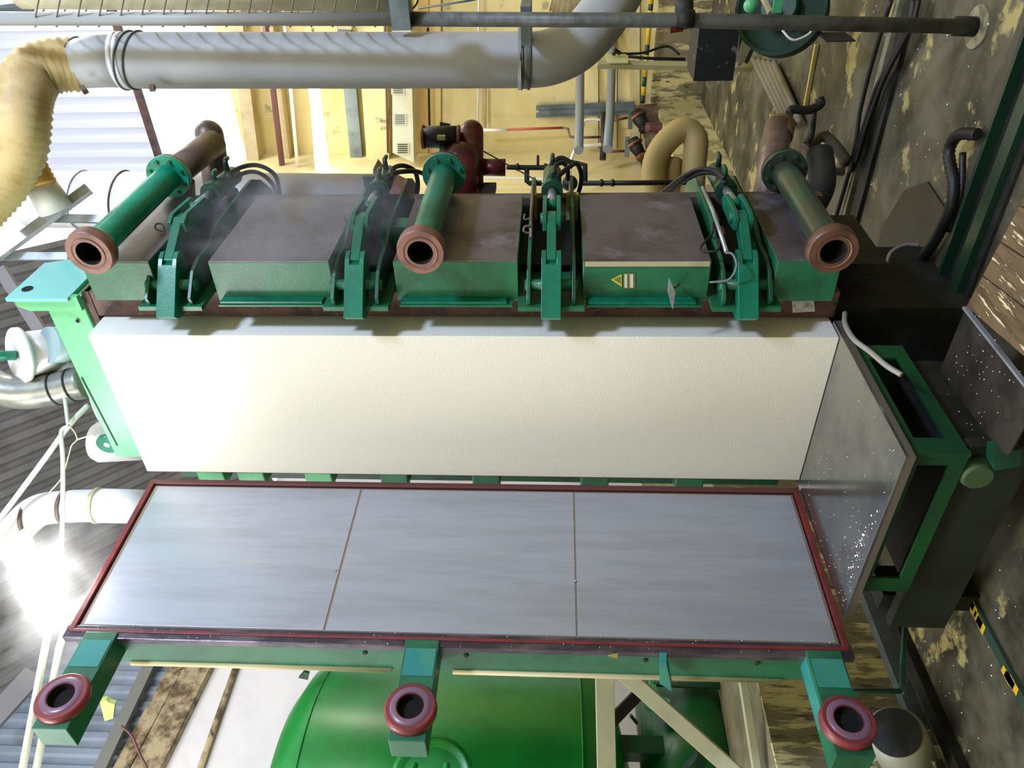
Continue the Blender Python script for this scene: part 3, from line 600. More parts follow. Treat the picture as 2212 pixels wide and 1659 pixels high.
for k, (cx, cy) in enumerate(((859, 192), (863, 258), (869, 321))):
    MB().prism([onwall(cx-15, cy-12, 8.29), onwall(cx+15, cy-12, 8.29), onwall(cx+15, cy+13, 8.29), onwall(cx-14, cy+13, 8.29)], (0, .012, 0)).build('vent_frame', mat('vent_cream', (206, 204, 180), .5), tr)
    for j in range(5):
        yy_ = cy-9+j*4.4
        MB().bar(onwall(cx-10, yy_, 8.285), onwall(cx+11, yy_, 8.285), .013, .005, (0, 1, 0)).build('vent_slot', DARK if k == 2 else GREYST, tr)
wallbar('wall_cable', (924, 60), (928, 285), .018, BLACK, 'ragged dark cable hanging along the yellow wall by the dark motor', 'cable', 8.75)
wallbar('wall_conduit', (1035, -20), (1032, 275), .018, WHITEP, 'thin white conduit on the yellow wall behind the grey duct', 'conduit', 8.8)
wallbar('wall_conduit', (1048, 190), (1048, 275), .02, BEAMC, 'short ochre conduit beside the thin white one', 'conduit', 8.85)
struct(MB().prism([onwall(903, -60, 8.97), onwall(925, -60, 8.97), onwall(925, 330, 8.97), onwall(903, 330, 8.97)], (0, .02, 0)).build('trim_4', mat('ochre_wall_band', (200, 172, 112), .7)))
struct(MB().prism([onwall(928, -60, 8.93), onwall(952, -60, 8.93), onwall(952, 330, 8.93), onwall(928, 330, 8.93)], (0, .05, 0)).build('trim_5', mat('ochre_wall_band2', (206, 182, 122), .7)))
for k, x in enumerate((1270, 1310, 1360)):
    struct(MB().prism([onwall(x, -60, 8.95), onwall(x+22, -60, 8.95), onwall(x+22, 322, 8.95), onwall(x, 322, 8.95)], (0, .04, 0)).build('trim_%d' % (6+k), PWALL))
# striped pipe
st = thing('striped_pipe', 'thin pipe striped green and yellow near the floor of the yellow wall', 'pipe', onwall(1400, 100, 8.6))
seg = [(-60, 8, MATS['yellow_paint']), (8, 22, DGREEN), (22, 96, YEL), (96, 118, DGREEN), (118, 165, YEL), (165, 186, DGREEN), (186, 205, YEL), (205, 222, DGREEN)]
for a, b, mm in seg: MB().tube([onwall(1407-a*.085, a, 8.5), onwall(1407-b*.085, b, 8.5)], .034, 12).build('stripe', DGREEN if mm is DGREEN else YEL, st)
# two upright grey PVC pipes crossing (horizontal in the hall)
TB = 9.5
tag(MB().tube([at(1254, 60, 'y', 8.95), D(1252, 250, 10.8), D(1250, 325, 10.2)], .064, 18).build('drain_pipe', PVC), 'left of two fat grey plastic pipes reaching from the yellow wall', 'pipe', 'grey plastic pipes in the back corner')
tag(MB().tube([at(1324, 40, 'y', 8.95), D(1318, 250, 10.8), D(1312, 322, 10.2)], .064, 18).build('drain_pipe', PVC), 'right of two fat grey plastic pipes, beside the brown valves', 'pipe', 'grey plastic pipes in the back corner')
ch = thing('steel_channel', 'grey steel channel running down the yellow wall to the valves', 'channel', onwall(1250, 240, 8.3))
MB().bar(onwall(1164, 241, 8.93), onwall(1370, 233, 8.93), .12, .06).build('web', GREYST, ch)
for dy in (-8, 8): MB().bar(onwall(1158, 241+dy, 8.9), onwall(1370, 233+dy, 8.9), .012, .08).build('flange', GREYST, ch)
def bgpipe(name, pts, t, r, m, label, cat='pipe', group=None, n=12):
    o = MB().tube(curve(Dp(pts, t), 6), r, n).build(name, m); return tag(o, label, cat, group)
mp = thing('manifold_pipe', 'short dark upright manifold pipe with orange and brown branches', 'manifold', D(1305, 290, 11.8))
MB().tube(Dp([(1306, 243), (1302, 345)], 11.8), .05, 16).build('body', MOTOR, mp)
MB().tube(Dp([(1300, 296), (1265, 297), (1232, 296), (1227, 278), (1215, 276)], 11.9), .02, 10).build('branch_pipe', RUSTP, mp)
MB().tube(Dp([(1217, 276), (1098, 280)], 11.9), .02, 10).build('copper_pipe', mat('orange_copper', (170, 84, 52), .4), mp)
MB().tube(Dp([(1098, 281), (1040, 281)], 11.9), .022, 10).build('white_coupling', WHITEP, mp)
MB().tube(curve(Dp([(1260, 275), (1262, 262), (1275, 258), (1298, 259)], 11.8)), .02, 8).build('white_loop', WHITEP, mp)
MB().tube(Dp([(1312, 328), (1355, 326)], 11.8), .02, 8).build('lower_branch', BROWNP, mp)
MB().tube(Dp([(1318, 262), (1356, 254)], 11.8), .02, 8).build('upper_branch', BROWNP, mp)
bgpipe('water_hose', [(1300, 312), (1276, 314), (1248, 318), (1234, 345), (1230, 385)], 11.1, .024, WHITEP, 'white hose bending down beside the manifold pipe', 'hose')
bgpipe('wall_cable', [(900, 384), (1100, 385), (1200, 387)], 11.2, .016, WHITEP, 'thin white cable level along the pale lower wall', 'cable')
for k, (x, y) in enumerate(((1385, 258), (1378, 318))):
    v = thing('rusty_valve', ('upper brown valve with dark handwheel at the end of the steel channel', 'lower brown valve with orange tip beside the manifold pipe')[k], 'valve', D(x, y, 11.6), 'brown valves in the back corner')
    MB().tube(Dp([(x-12, y-18), (x-4, y), (x+10, y+22)], 11.6), [.085, .1, .07], 16).build('body', DARK, v)
    MB().lathe(D(x-8, y-10, 11.6), D(x+10, y+22, 11.6)-D(x-8, y-10, 11.6), [(0, .04), (0, .12), (.04, .12), (.04, .04)], 20).build('handwheel', ORANGE, v)
    MB().lathe(D(x+6, y+16, 11.6), D(x+10, y+22, 11.6)-D(x-8, y-10, 11.6), [(0, .1), (.07, .085), (.07, 0)], 20).build('tip', ORANGE if k else DARK, v)
    MB().bar(D(x-22, y-22, 11.6), D(x-24, y+20, 11.6), .04, .07).build('handle', GREYST, v)
tag(MB().prism(Dp([(1370, 230), (1420, 225), (1432, 260), (1412, 330), (1398, 345), (1392, 300)], 11.6), (0, .05, 0)).build('dark_cupboard', mat('rust_brown_sheet', (84, 62, 48), .7, c2=(120, 110, 84), sc=4)), 'ragged brown sheet metal between the valves and the flaking wall', 'sheet')
bgpipe('floor_pipe', [(1395, 275), (1455, 276)], 11.2, .07, BROWNP, 'maroon pipe stub right of the upper valve')
bgpipe('loose_cable', [(1330, 113), (1345, 116), (1390, 114), (1440, 100), (1468, 118)], 7.5, .012, BLACK, 'black cable loop trailing by the cream junction box', 'cable')
jb = thing('junction_box', 'small cream junction box beside the bend of the grey duct', 'box', D(1330, 127, 7.4))
MB().box(D(1309, 120, 7.5), D(1357, 134, 7.25)).build('housing', mat('jb_cream', (190, 190, 140), .5), jb)
MB().bar(D(1290, 139, 7.4), D(1625, 146, 7.4), .05, .07).build('support_rail', mat('rail_cream', (176, 168, 120), .6), jb)
MB().tube(Dp([(1325, 118), (1330, 108), (1340, 116)], 7.4), .02, 8).build('gland', BLACK, jb)
MB().tube(Dp([(1357, 122), (1400, 126), (1480, 128)], 7.4), .015, 8).build('lead', BLACK, jb)
# maroon receiver with dark motor
mr = thing('maroon_receiver', 'dark maroon pressure tank with a side drum behind the middle pipe', 'tank', D(1015, 350, 5.6))
MB().tube([D(1019, 285, 5.6), D(1019, 430, 5.6)], .087, 28).build('shell', MAROON, mr)
MB().ball(D(1019, 285, 5.6), .087, 24).build('dome', MAROON, mr)
MB().tube([D(995, 345, 5.5), D(995, 430, 5.5)], .13, 28).build('lower_drum', MAROON, mr)
MB().ball(D(995, 345, 5.5), .13, 24, (1, 1, 1)).build('drum_dome', MAROON, mr)
MB().tube([D(1040, 361, 5.6), D(1092, 362, 5.6)], .062, 24).build('side_drum', MAROON, mr)
MB().box(D(1045, 405, 5.6), D(1068, 420, 5.4)).build('foot', DARK, mr)
mo = thing('electric_motor', 'dark cylindrical motor with a pale nameplate left of the maroon tank', 'motor', D(953, 295, 5.5))
MB().tube([D(913, 296, 5.5), D(990, 296, 5.5)], .078, 28).build('body', MOTOR, mo)
for xx in (911, 988): MB().tube([D(xx, 296, 5.5), D(xx+6, 296, 5.5)], .084, 28).build('end_ring', ORANGE, mo)
MB().box(D(945, 291, 5.42), D(962, 303, 5.41)).build('nameplate', LIME, mo)
MB().bar(D(950, 268, 5.5), D(972, 272, 5.5), .01, .03).build('top_bracket', MOTOR, mo)
MB().tube([D(958, 318, 5.5), D(958, 345, 5.4)], .03, 12).build('stem', GREYST, mo)
# black pipe train
bp = thing('hydraulic_line', 'black pipe train with elbows running right from the maroon tank', 'pipe', D(1200, 400, 5.3))
MB().tube(curve(Dp([(1094, 361), (1150, 362), (1185, 360), (1202, 345), (1215, 342), (1232, 350), (1250, 354)], 5.4)), .018, 12).build('upper_run', DARK, bp)
MB().tube(Dp([(1250, 354), (1264, 356), (1264, 393)], 5.4), .018, 12).build('drop_right', DARK, bp)
MB().tube(Dp([(1138, 362), (1138, 392), (1144, 396), (1170, 396)], 5.4), .018, 12).build('drop_left', DARK, bp)
MB().tube(Dp([(1255, 396), (1510, 394)], 5.4), .018, 12).build('long_run', BLACK, bp)
MB().tube(Dp([(1162, 360), (1162, 336)], 5.4), .01, 10).build('valve_stem', DARK, bp)
MB().ball(D(1231, 396, 5.3), .055, 20).build('float_ball', BLACK, bp)
for xx in (1115, 1175, 1296, 1320): MB().tube(Dp([(xx, 361 if xx < 1200 else 395), (xx+6, 361 if xx < 1200 else 395)], 5.4), .026, 12).build('coupling', DARK, bp)
MB().tube(Dp([(1045, 327, 5.5), (1250, 440, 5.2)]), .005, 6).build('control_wire', BLACK, bp)
# white vertical duct behind the mould
wd = thing('riser_duct', 'wide white upright duct with strap behind the steaming box', 'duct', D(450, 440, 6.0))
MB().tube([D(60, 430, 6.0), D(826, 438, 6.0)], .22, 36).build('shell', WDUCT, wd)
strap(268, .2, .225, wd, RUSTP, 6.0, 432)
strap(180, .2, .225, wd, GALV, 6.0, 432)
MB().prism(Dp([(805, 392), (806, 365), (824, 388), (850, 400), (880, 415), (850, 450), (805, 450)], 5.6), (0, .2, 0)).build('torn_cone', mat('pinkish_brown_sheet', (126, 84, 78), .6), wd)
# tan flex hoses
tf = thing('flexible_duct', 'fat tan flexible hose bent double in front of the flaking low wall', 'duct', D(1470, 350, 7.0))
ribbed('ribbed_hose', Dp([(1415, 450), (1412, 385), (1418, 340), (1445, 300), (1478, 280), (1502, 300), (1500, 350), (1492, 450)], 7.0), .112, mat('dull_tan_hose', (168, 146, 92), .6), '', parent=tf, pitch=.04, amp=.04, n=24)
ribbed('ribbed_hose', Dp([(1450, 345), (1448, 400), (1450, 450)], 7.1), .10, MATS['dull_tan_hose'], '', parent=tf, pitch=.04, amp=.04, n=24)
# dark cabinet and green machine top right
cb = thing('dark_crate', 'black grimy crate with chipped white specks beside the far post', 'crate', D(1540, 100, 6.5))
MB().box(D(1484, 147, 6.8), D(1600, 56, 6.2)).build('body', mat('black_chipped', (22, 22, 24), .6, c2=(120, 118, 112), sc=11, lo=.60, hi=.70), cb)
MB().prism(Dp([(1596, 146), (1622, 118), (1610, 58), (1602, 60)], 6.3), (0, .05, 0)).build('side_board', PEEL, cb)
MB().bar(D(1612, 135, 6.2), D(1632, 92, 6.2), .03, .03).build('brace', DARK, cb)
gm = thing('green_blower', 'round dark green blower casing behind the post foot', 'blower', D(1690, 50, 5.6))
c = D(1690, 22, 5.6); ax = (CP-c).normalized()+Vector((.1, .2, .1))
MB().lathe(c-ax*.1, ax, [(0, 0), (0, .32), (.2, .32), (.2, .30), (.16, .28), (.16, 0)], 48).build('casing', mat('blower_green', (12, 52, 34), .75, c2=(8, 36, 24), sc=3), gm)
MB().lathe(c+ax*.1, ax, [(0, .14), (.1, .12), (.1, 0)], 28).build('hub', DGREEN, gm)
MB().box(D(1668, 28, 5.25), D(1692, -10, 5.2)).build('hub_bracket', LGREEN, gm)
MB().ball(D(1622, 12, 5.3), .05, 20).build('eye_bolt', LGREEN, gm)
MB().bar(D(1640, -20, 5.3), D(1663, 26, 5.3), .05, .02).build('belt_strap', BEAMC, gm)
MB().tube(curve(Dp([(1690, 65, 5.3), (1705, 82, 5.3), (1720, 86, 5.3), (1745, 75, 5.3), (1757, 62, 5.3)])), .008, 8).build('white_wire', WHITEP, gm)
MB().box(D(1765, 70, 5.5), D(1848, 90, 5.3)).build('base_leg', DARK, gm)
# bundle of pipes on the floor
for k in range(5):
    p = at(1628+k*11, 128+k*2, 'z', ZF+.05); q = at(1700+k*8, 275-k*2, 'z', ZF+.05)
    tag(MB().tube([p, q], .032, 10).build('floor_pipe', mat('dusty_grey_pipe', (118, 112, 98), .6)), ('leftmost', 'second from left', 'middle', 'second from right', 'rightmost')[k]+' of five dusty grey pipes lying on the floor by the crate', 'pipe', 'dusty pipes on the floor')
tag(MB().bar(at(1764, 96, 'z', ZF+.02), at(1738, 240, 'z', ZF+.02), .035, .03).build('floor_batten', mat('yellow_batten', (186, 168, 98), .7)), 'thin yellow batten standing on the floor right of the pipe bundle', 'batten')
# tangle of dark pipes near the lowest pipe
fg = 'dark elbowed pipes by the floor'
for k, (pts, r) in enumerate((([(1705, 245), (1712, 236), (1745, 238), (1772, 226), (1770, 212)], .03), ([(1702, 250), (1702, 265), (1716, 275)], .035), ([(1757, 240), (1752, 290), (1742, 310)], .025), ([(1742, 322), (1775, 295), (1800, 310), (1830, 350)], .04), ([(1780, 288), (1815, 330), (1828, 360)], .035), ([(1800, 370), (1822, 371)], .03))):
    o = MB().tube(curve(Dp(pts, 5.3+.1*k), 6), r, 12).build('elbow_pipe', DARK if k % 2 == 0 else mat('dusty_elbow', (84, 76, 60), .6))
    tag(o, ('dark pipe with two elbows lying above the brown supply pipe', 'short bent pipe at the mouth of the pipe bundle', 'thin dark upright pipe among the elbows', 'dusty pipe arching right of the brown supply pipe', 'second dusty pipe dropping beside the arching one', 'short dark stub pointing at the black floor cables')[k], 'pipe', fg)
# ================================================================== LEFT SIDE: TANKS, TRUSS, MOTOR
tk = thing('pressure_tank', 'big bright green upright pressure tank with a round manhole, behind the open door', 'tank', (-3.38, -.55, .12))
zc0, zc1 = 1.24, 3.28; cx, cyy = -3.36, -.56; R_ = 1.22
prof = [(-.42, 0), (-.40, .5), (-.3, .9), (-.17, 1.12), (0, R_), (.003, R_)]
prof = [(h, r) for h, r in prof]+[(zc1-zc0, R_)]+[(zc1-zc0+h, r) for h, r in ((.15, 1.14), (.28, .95), (.37, .6), (.42, 0))]
vs_ = MB()
n = 64
for (h0, r0), (h1, r1) in zip(prof, prof[1:]):
    V = [(cx+r*math.cos(2*math.pi*k/n), cyy+r*math.sin(2*math.pi*k/n), zc0+h) for h, r in ((h0, r0), (h1, r1)) for k in range(n)]
    vs_._add(V, [(k, (k+1) % n, n+(k+1) % n, n+k) for k in range(n)], True)
vs_.build('shell', TANKG, tk)
for z in (zc0, zc1):
    MB().tube([(cx+R_*math.cos(2*math.pi*k/64), cyy+R_*math.sin(2*math.pi*k/64), z) for k in range(65)], .008, 6, False).build('weld_seam', TANKG, tk)
mc = D(935, 1690, 4.9); md = (CP-mc).normalized(); md.z = 0; md = (mc-Vector((cx, cyy, mc[2]))).normalized()
MB().lathe(mc-md*.25, md, [(0, .22), (.27, .22), (.27, .27), (.32, .27), (.33, .24), (.30, .20), (.30, 0)], 40).build('manhole', TANKG, tk)
for sx in (-1, 1):
    MB().tube(curve([mc+md*.1+UP*(sx*.1)+RT*.10, mc+md*.16+UP*(sx*.11)+RT*.02, mc+md*.1+UP*(sx*.12)-RT*.1]), .022, 10).build('cover_grip', TANKG, tk)
MB().prism(Dp([(656, 1452), (668, 1455), (665, 1469), (645, 1465)], 5.9), (0, .02, 0)).build('lifting_eye', DGREEN, tk)
MB().bar(D(785, 1449, 5.2), D(828, 1450, 5.2), .02, .03).build('nameplate_bracket', LGREEN, tk)
MB().bar(D(1127, 1457, 5.2), D(1170, 1460, 5.2), .02, .03).build('nameplate_bracket', LGREEN, tk)
for a in (.3, 2.4, 4.5): MB().box((cx+.8*math.cos(a)-.07, cyy+.8*math.sin(a)-.07, .12), (cx+.8*math.cos(a)+.07, cyy+.8*math.sin(a)+.07, 1.0)).build('leg', DGREEN, tk)
# second, dark tank and green pump parts beyond the truss
t2 = thing('green_receiver', 'dark green horizontal receiver tank beyond the pale truss', 'tank', D(1490, 1590, 6.0))
MB().tube([D(1490, 1600, 6.2)-Vector((0, .9, 0)), D(1490, 1600, 6.2)+Vector((0, .35, 0))], .42, 40).build('shell', mat('dark_tank_green', (16, 92, 44), .3), t2)  # darker green than the upright tank
MB().ball(D(1490, 1600, 6.2)+Vector((0, .35, 0)), .42, 32, (1, .5, 1)).build('dome', MATS['dark_tank_green'], t2)
MB().box(D(1400, 1478, 6.2), D(1420, 1500, 6.0)).build('valve_block', LGREEN, t2)
MB().lathe(D(1420, 1512, 6.0), RT*-1, [(0, 0), (0, .1), (.06, .1), (.06, 0)], 24).build('valve_bonnet', LGREEN, t2)
MB().tube(Dp([(1410, 1475), (1640, 1485)], 6.1), .03, 12).build('top_pipe', DGREEN, t2)
MB().bar(D(1362, 1545, 6.2), D(1376, 1562, 6.2), .04, .02).build('lifting_eye', DGREEN, t2)
MB().tube(Dp([(1480, 1640), (1530, 1700)], 5.7), .12, 24).build('nozzle', DGREEN, t2)
gp = thing('green_bollard', 'short green upright cylinder behind the pale truss near the floor', 'cylinder', D(1660, 1500, 5.6))
MB().tube(Dp([(1656, 1440), (1657, 1515)], 5.8), .05, 20).build('body', mat('mid_green', (44, 110, 56), .5), gp)
MB().box(D(1630, 1520, 5.7), D(1700, 1600, 5.5)).build('base', DGREEN, gp)
tr = thing('truss_frame', 'pale grey green truss of three bars left of the door foot', 'frame', D(1400, 1560, 4.9))
MB().bar(D(1305, 1425, 5.0), D(1311, 1700, 4.9), .12, .05, FW).build('main_bar', TRUSS, tr, .003)
MB().bar(D(1315, 1425, 4.95), D(1600, 1680, 4.75), .1, .05, FW).build('diagonal_bar', TRUSS, tr, .003)
MB().bar(D(1600, 1440, 4.9), D(1640, 1700, 4.7), .05, .05, FW).build('end_bar', TRUSS, tr, .003)
tag(MB().bar(D(1320, 1560, 5.8), D(1378, 1500, 5.9), .09, .03, FW).build('dark_brace', DARK), 'dark brace crossing the pink wall between truss bars', 'brace')
tag(MB().prism(Dp([(1325, 1597), (1352, 1600), (1352, 1606), (1325, 1606)], 6.0), (0, .03, 0)).build('small_tap', DARK), 'small dark tap on the pinkish wall behind the truss', 'tap')
# grey motor by the peeling low wall
mo = thing('electric_motor', 'round pale grey motor with dark fan end at the foot of the peeling wall', 'motor', D(1940, 1620, 4.2))
e = D(1934, 1582, 4.2); ax = (D(1985, 1690, 4.62)-e).normalized()
MB().lathe(e, ax, [(0, 0), (0, .12), (.02, .155), (.16, .16), (.3, .16)], 36).build('cowl', mat('pale_motor_grey', (150, 152, 136), .5), mo)
MB().lathe(e-ax*.003, ax, [(0, 0), (0, .135), (.01, .13)], 36).build('fan_grille', DARK, mo)
for k in range(12): 
    a_ = k*math.pi/6; u_ = ax.orthogonal().normalized(); v_ = ax.normalized().cross(u_); w_ = u_*math.cos(a_)+v_*math.sin(a_)
    MB().bar(e+ax*.18+w_*.165, e+ax*.34+w_*.165, .012, .03, w_).build('cooling_fin', MATS['pale_motor_grey'], mo)
hw = thing('scrap_heap', 'heap of pale rags and wires at the foot of the dark tank', 'scrap', D(1690, 1590, 5.0))
for k in range(14):
    x = 1660+random.random()*45; y = 1500+random.random()*150
    MB().bar(D(x, y, 4.95), D(x+random.uniform(-25, 25), y+random.uniform(20, 50), 4.95), .012, .008).build('strip', (PEEL, mat('straw_strip', (150, 138, 96), .7), DARK)[k % 3], hw)
MB().prism(Dp([(1700, 1490), (1735, 1500), (1752, 1640), (1720, 1680), (1680, 1640)], 4.95), (0, .06, 0)).build('rag', mat('dull_rag', (70, 64, 46), .8, c2=(120, 108, 78), sc=16, lo=.55, hi=.6), hw)
# yellow line paint and green kerb strip on the floor
pt = MB()
for k, (x, y) in enumerate(((2100, 1300), (2106, 1312), (2110, 1324), (2117, 1338), (2122, 1350), (2178, 1458), (2185, 1468), (2193, 1480))):
    p = at(x-4, y, 'z', ZF+.024); pt._add([p+Vector((dx_*(.02+.012*random.random()), dy_*.045, 0)) for dx_, dy_ in ((-1, -1), (1, -.8), (.8, 1), (-1, .9))], [(0, 1, 2, 3)])
o = pt.build('floor_marking', YEL); tag(o, 'broken yellow line painted on the floor in front of the tray', 'marking')
struct(MB().bar(at(2055, 1210, 'z', ZF+.01), at(2235, 1560, 'z', ZF+.01), .06, .02).build('trim_9', mat('floor_green_strip', (42, 66, 54), .5)))
struct(MB().bar((-1.12, 1.5, ZF+.03), (-.95, -3, ZF+.03), .10, .06).build('trim_10', DARK))
struct(MB().box((-1.30, -4, ZF), (-1.22, 1, ZF+.09)).build('trim_11', GREYST))
# ================================================================== UPPER LEFT: DUCTS, RODS, LAMP
struct(MB().bar(at(462, 1380, 'x', -4.95), at(300, 1700, 'x', -4.95), .12, .32).build('trim_12', TIMB))
struct(MB().bar(at(418, 1380, 'x', -4.96), at(245, 1700, 'x', -4.96), .10, .18).build('trim_13', TIMB))
tag(MB().bar(at(350, 1380, 'x', -4.85), at(208, 1680, 'x', -4.85), .06, .14).build('wall_girt', mat('grey_girt', (120, 120, 116), .5)), 'grey steel girt crossing the blue grey cladding', 'girt')
tag(MB().tube([at(530, 1380, 'x', -4.95), at(425, 1680, 'x', -4.95)], .035, 10).build('wall_conduit', TIMB), 'stained conduit slanting on the white wall above the green tank', 'conduit')
ld = thing('strip_lamp', 'blazing fluorescent strip lamp near the roof in steam', 'lamp', D(95, 1260, 4.4))
MB().tube(Dp([(40, 1170, 4.6), (125, 1345, 4.4)]), .065, 20).build('tube', mat('blazing_tube', (255, 255, 255), .5, emit=(255, 252, 244), es=30), ld)
MB().bar(D(28, 1165, 4.68), D(120, 1352, 4.48), .2, .04, FW).build('batten', WHITE, ld)
l = bpy.data.lights.new('lamp_glow', 'POINT'); l.energy = 34; l.color = (1, .98, .92); l.shadow_soft_size = .15
lo_ = bpy.data.objects.new('lamp_glow', l); COL.objects.link(lo_); lo_.location = D(150, 1250, 4.2)
gg = 'pale tubes hanging below the strip lamp'
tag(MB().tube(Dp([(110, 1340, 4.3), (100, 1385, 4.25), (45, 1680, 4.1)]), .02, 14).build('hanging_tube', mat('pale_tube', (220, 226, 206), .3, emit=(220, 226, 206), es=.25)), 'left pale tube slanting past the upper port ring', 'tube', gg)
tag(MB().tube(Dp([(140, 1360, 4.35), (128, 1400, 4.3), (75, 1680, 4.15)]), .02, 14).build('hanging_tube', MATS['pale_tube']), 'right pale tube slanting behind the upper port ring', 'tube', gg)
md_ = thing('metal_duct', 'shiny metal duct with flange above the green top frame', 'duct', D(90, 750, 5.0))
MB().tube(Dp([(40, 768, 5.0), (170, 750, 5.3)]), .15, 36).build('shell', mat('shiny_white_metal', (225, 222, 230), .25, .5), md_)
MB().lathe(D(38, 768, 5.0), D(170, 750, 5.3)-D(40, 768, 5.0), [(0, 0), (0, .185), (.03, .185), (.03, .15)], 36).build('flange', WDUCT, md_)
MB().tube(Dp([(105, 745, 5.0), (175, 745, 5.2)]), .12, 32).build('inner_sleeve', mat('grey_teal_sleeve', (140, 164, 168), .4), md_)
MB().tube(Dp([(-40, 768, 4.9), (36, 768, 4.98)]), .032, 20).build('teal_pipe', TEAL, md_)
eb = thing('elbow_duct', 'dull grey curved duct elbow above the green top frame', 'duct', D(70, 850, 5.0))
MB().tube(curve(Dp([(-60, 780), (-20, 830), (40, 848), (110, 842), (185, 825)], 5.1)), .11, 32).build('shell', mat('dull_grey_metal', (150, 152, 142), .35, .5, c2=(120, 124, 120), sc=6), eb)
for x, y in ((120, 840), (155, 832)): MB().tube([D(x, y, 5.1), D(x+4, y-1, 5.1)], .115, 32).build('band', DARK, eb)
wd2 = thing('white_duct', 'white duct ending behind the green lug at the top of the mould', 'duct', D(215, 880, 5.3))
MB().tube(Dp([(205, 880, 5.5), (300, 850, 5.6)]), .12, 28).build('shell', WDUCT, wd2)
MB().tube(Dp([(206, 955, 5.6), (212, 955, 5.6), (320, 950, 5.7)]), [.13, .15, .15], 28).build('shell', WDUCT, wd2)
wd3 = thing('white_duct', 'white lagged duct with bands above the far top corner of the door', 'duct', D(180, 1090, 4.9))
MB().tube(Dp([(330, 1095, 5.2), (205, 1092, 5.1)]), .115, 32).build('shell', WDUCT, wd3)
MB().tube(curve(Dp([(210, 1092), (130, 1095), (80, 1105), (40, 1140), (0, 1190)], 5.1)), .108, 28).build('lagged_bend', mat('white_wrap', (216, 214, 222), .7, bump=.3), wd3)
for x, y in ((208, 1092), (140, 1095), (62, 1118)): MB().tube([D(x, y, 5.1), D(x+7, y, 5.1)], .121, 28).build('band', CREAM if x > 200 else RUSTP, wd3)
hose('hanging_cable', [(140, 860, 5.0), (147, 915, 4.95)], .012, WHITEP, 'short white cable hanging from the grey elbow', cat='cable')
hose('hanging_cable', [(150, 920, 4.9), (135, 928, 4.9), (132, 945, 4.88), (136, 1000, 4.85), (134, 1150, 4.8), (126, 1230, 4.7)], .014, WHITEP, 'long pale cable hanging level past the white lagged duct', cat='cable')
hose('hanging_cable', [(190, 875, 5.1), (150, 918, 5.0), (90, 1000, 4.95), (0, 1120, 4.9), (-40, 1170, 4.9)], .017, WHITEP, 'thick pale cable slanting across the dark roof', cat='cable')
hose('loop_wire', [(150, 920, 4.85), (162, 935, 4.85), (166, 950, 4.85), (155, 962, 4.85), (148, 985, 4.85), (134, 1030, 4.85), (106, 1065, 4.85)], .004, CREAM, 'thin wire loop hanging between the roof cables', cat='wire')
hose('loop_wire', [(166, 950, 4.85), (185, 944, 4.85), (205, 940, 4.85)], .005, CREAM, 'thin wire tying the lug to the cable loop', cat='wire')
# light steel channels by the top pipe
fr = thing('channel_frame', 'galvanised channel frame beside the uppermost flanged pipe', 'frame', D(110, 500, 5.0))
MB().bar(D(-20, 562, 4.95), D(192, 407, 5.05), .06, .05, FW).build('diagonal', GALV, fr)
MB().bar(D(-20, 554, 5.05), D(150, 554, 5.05), .05, .05, FW).build('lower_rail', GALV, fr)
MB().bar(D(100, 471, 5.1), D(235, 474, 5.1), .05, .05, FW).build('upper_rail', GALV, fr)
tag(MB().bar(D(0, 580, 6.6), D(92, 722, 6.6), .10, .05, FW).build('roof_purlin', mat('grey_purlin', (120, 118, 122), .5)), 'grey roof purlin slanting under the corrugated roof', 'purlin')
tag(MB().bar(D(-30, 1570, 8.0), D(75, 1455, 8.4), .22, .10, FW).build('roof_purlin', MATS['grey_purlin']), 'heavy grey eaves beam behind the upper door port', 'purlin')
tag(MB().prism(Dp([(215, 1515), (228, 1512), (236, 1518), (248, 1522), (244, 1552), (226, 1558)], 5.2), (0, .03, 0)).build('roof_bracket', LIME), 'small yellowish bracket on the cladding behind the upper port arm', 'bracket')
hose('wall_wire', [(262, 1568, 7.4), (285, 1590, 7.4), (300, 1625, 7.4), (318, 1659, 7.4)], .012, BROWNP, 'brown wire trailing over the blue cladding', cat='wire')
# ================================================================== FOAM BEADS scattered (uncountable)
bd = MB()
def bead(p, r):
    o = Vector(p); bd._add([o+Vector(v)*r for v in ((1, 0, 0), (-1, 0, 0), (0, 1, 0), (0, -1, 0), (0, 0, 1), (0, 0, -1))], [(0, 2, 4), (2, 1, 4), (1, 3, 4), (3, 0, 4), (2, 0, 5), (1, 2, 5), (3, 1, 5), (0, 3, 5)])
for k in range(120):
    u = random.random(); x = random.uniform(-.02, .5) if k % 5 else random.uniform(.3, 1.0); y = -.90+abs(random.gauss(0, .16)) if k % 2 else random.uniform(-.9, -.1)
    bead((x, max(y, -.91), .001), random.uniform(.0015, .0035))
for k in range(30): bead((random.gauss(.42, .12), -.85+random.gauss(0, .02), .003), random.uniform(.003, .007))
for k in range(420): bead((random.uniform(-.9, 3), random.uniform(-2.2, 3), ZF+.004), random.uniform(.003, .007))
for k in range(60): bead((random.uniform(.9, 1.5), random.uniform(-.8, -.35), zz+.003), random.uniform(.002, .004))
for k in range(60): p = dp(DW+random.uniform(-.07, .01), -.002, random.uniform(.05, 3.9)); bead(p, random.uniform(.002, .004))
tag(bd.build('foam_beads', BEAD), 'loose white foam beads scattered over tray, floor and plates', 'beads', kind='stuff')

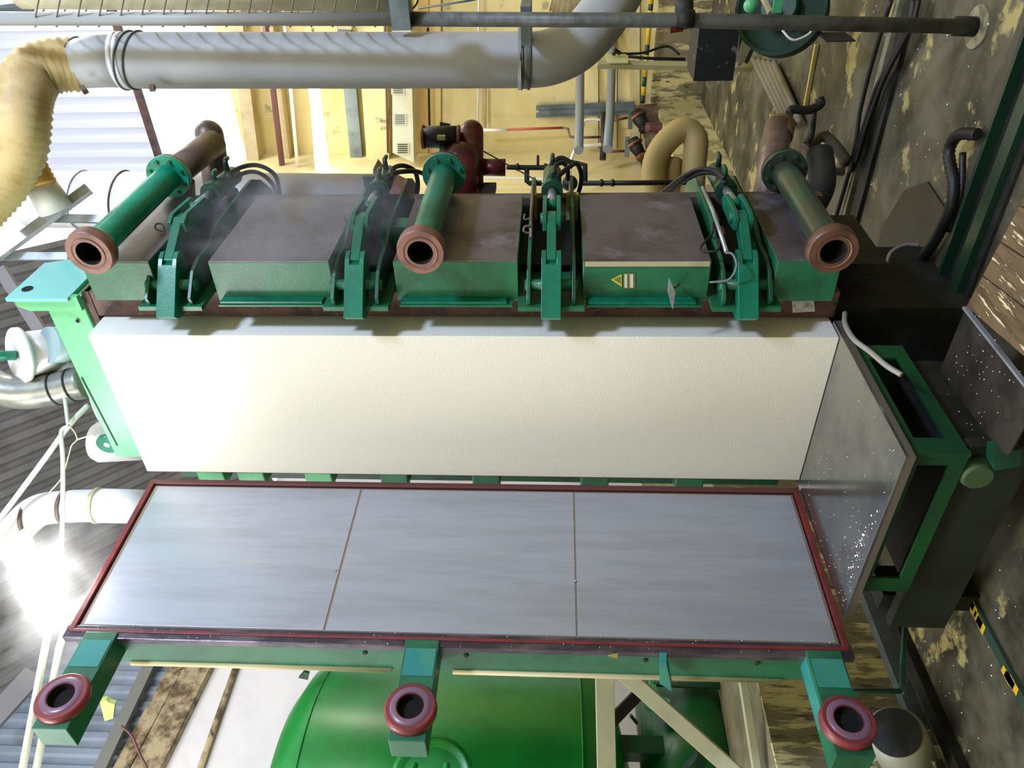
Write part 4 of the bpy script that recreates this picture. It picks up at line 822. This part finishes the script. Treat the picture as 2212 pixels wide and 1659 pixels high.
# ================================================================== STEAM
def steam(name, c, r, dens, label, sc):
    o = MB().ball(c, 1, 24, r).build(name, None or BEAD); o.data.materials.clear()
    m = bpy.data.materials.new('steam_'+name); m.use_nodes = True; N = m.node_tree.nodes; L = m.node_tree.links
    N.remove(N['Principled BSDF']); v = N.new('ShaderNodeVolumePrincipled'); v.inputs['Color'].default_value = (.95, .95, .97, 1)
    v.inputs['Anisotropy'].default_value = .3
    tc = N.new('ShaderNodeTexCoord'); nz = N.new('ShaderNodeTexNoise'); nz.inputs['Scale'].default_value = sc; nz.inputs['Detail'].default_value = 4; nz.inputs['Distortion'].default_value = 1.2
    L.new(tc.outputs['Object'], nz.inputs['Vector'])
    mp = N.new('ShaderNodeMapping'); mp.vector_type = 'TEXTURE'; mp.inputs['Location'].default_value = c; mp.inputs['Scale'].default_value = r
    L.new(tc.outputs['Object'], mp.inputs['Vector'])
    gr = N.new('ShaderNodeTexGradient'); gr.gradient_type = 'SPHERICAL'; L.new(mp.outputs[0], gr.inputs[0])
    mr = N.new('ShaderNodeMapRange'); mr.inputs['From Min'].default_value = .42; mr.inputs['From Max'].default_value = .72; L.new(nz.outputs['Fac'], mr.inputs['Value'])
    mu = N.new('ShaderNodeMath'); mu.operation = 'MULTIPLY'; L.new(mr.outputs[0], mu.inputs[0]); L.new(gr.outputs['Fac'], mu.inputs[1])
    m2 = N.new('ShaderNodeMath'); m2.operation = 'MULTIPLY'; m2.inputs[1].default_value = dens; L.new(mu.outputs[0], m2.inputs[0])
    L.new(m2.outputs[0], v.inputs['Density']); L.new(v.outputs[0], N['Material Output'].inputs['Volume'])
    o.data.materials.append(m); tag(o, label, 'steam', kind='stuff'); return o
steam('steam', (1.5, .45, 2.85), (.28, .7, .75), 6, 'thin white steam drifting over the upper box and clamp', 4)
steam('steam_cloud', tuple(D(170, 1290, 4.7)), (.6, .6, .55), 5.5, 'bright steam, thickened as lamp glare, around the blazing strip lamp', 3)  # steam made denser to stand in for the lamp's glare too
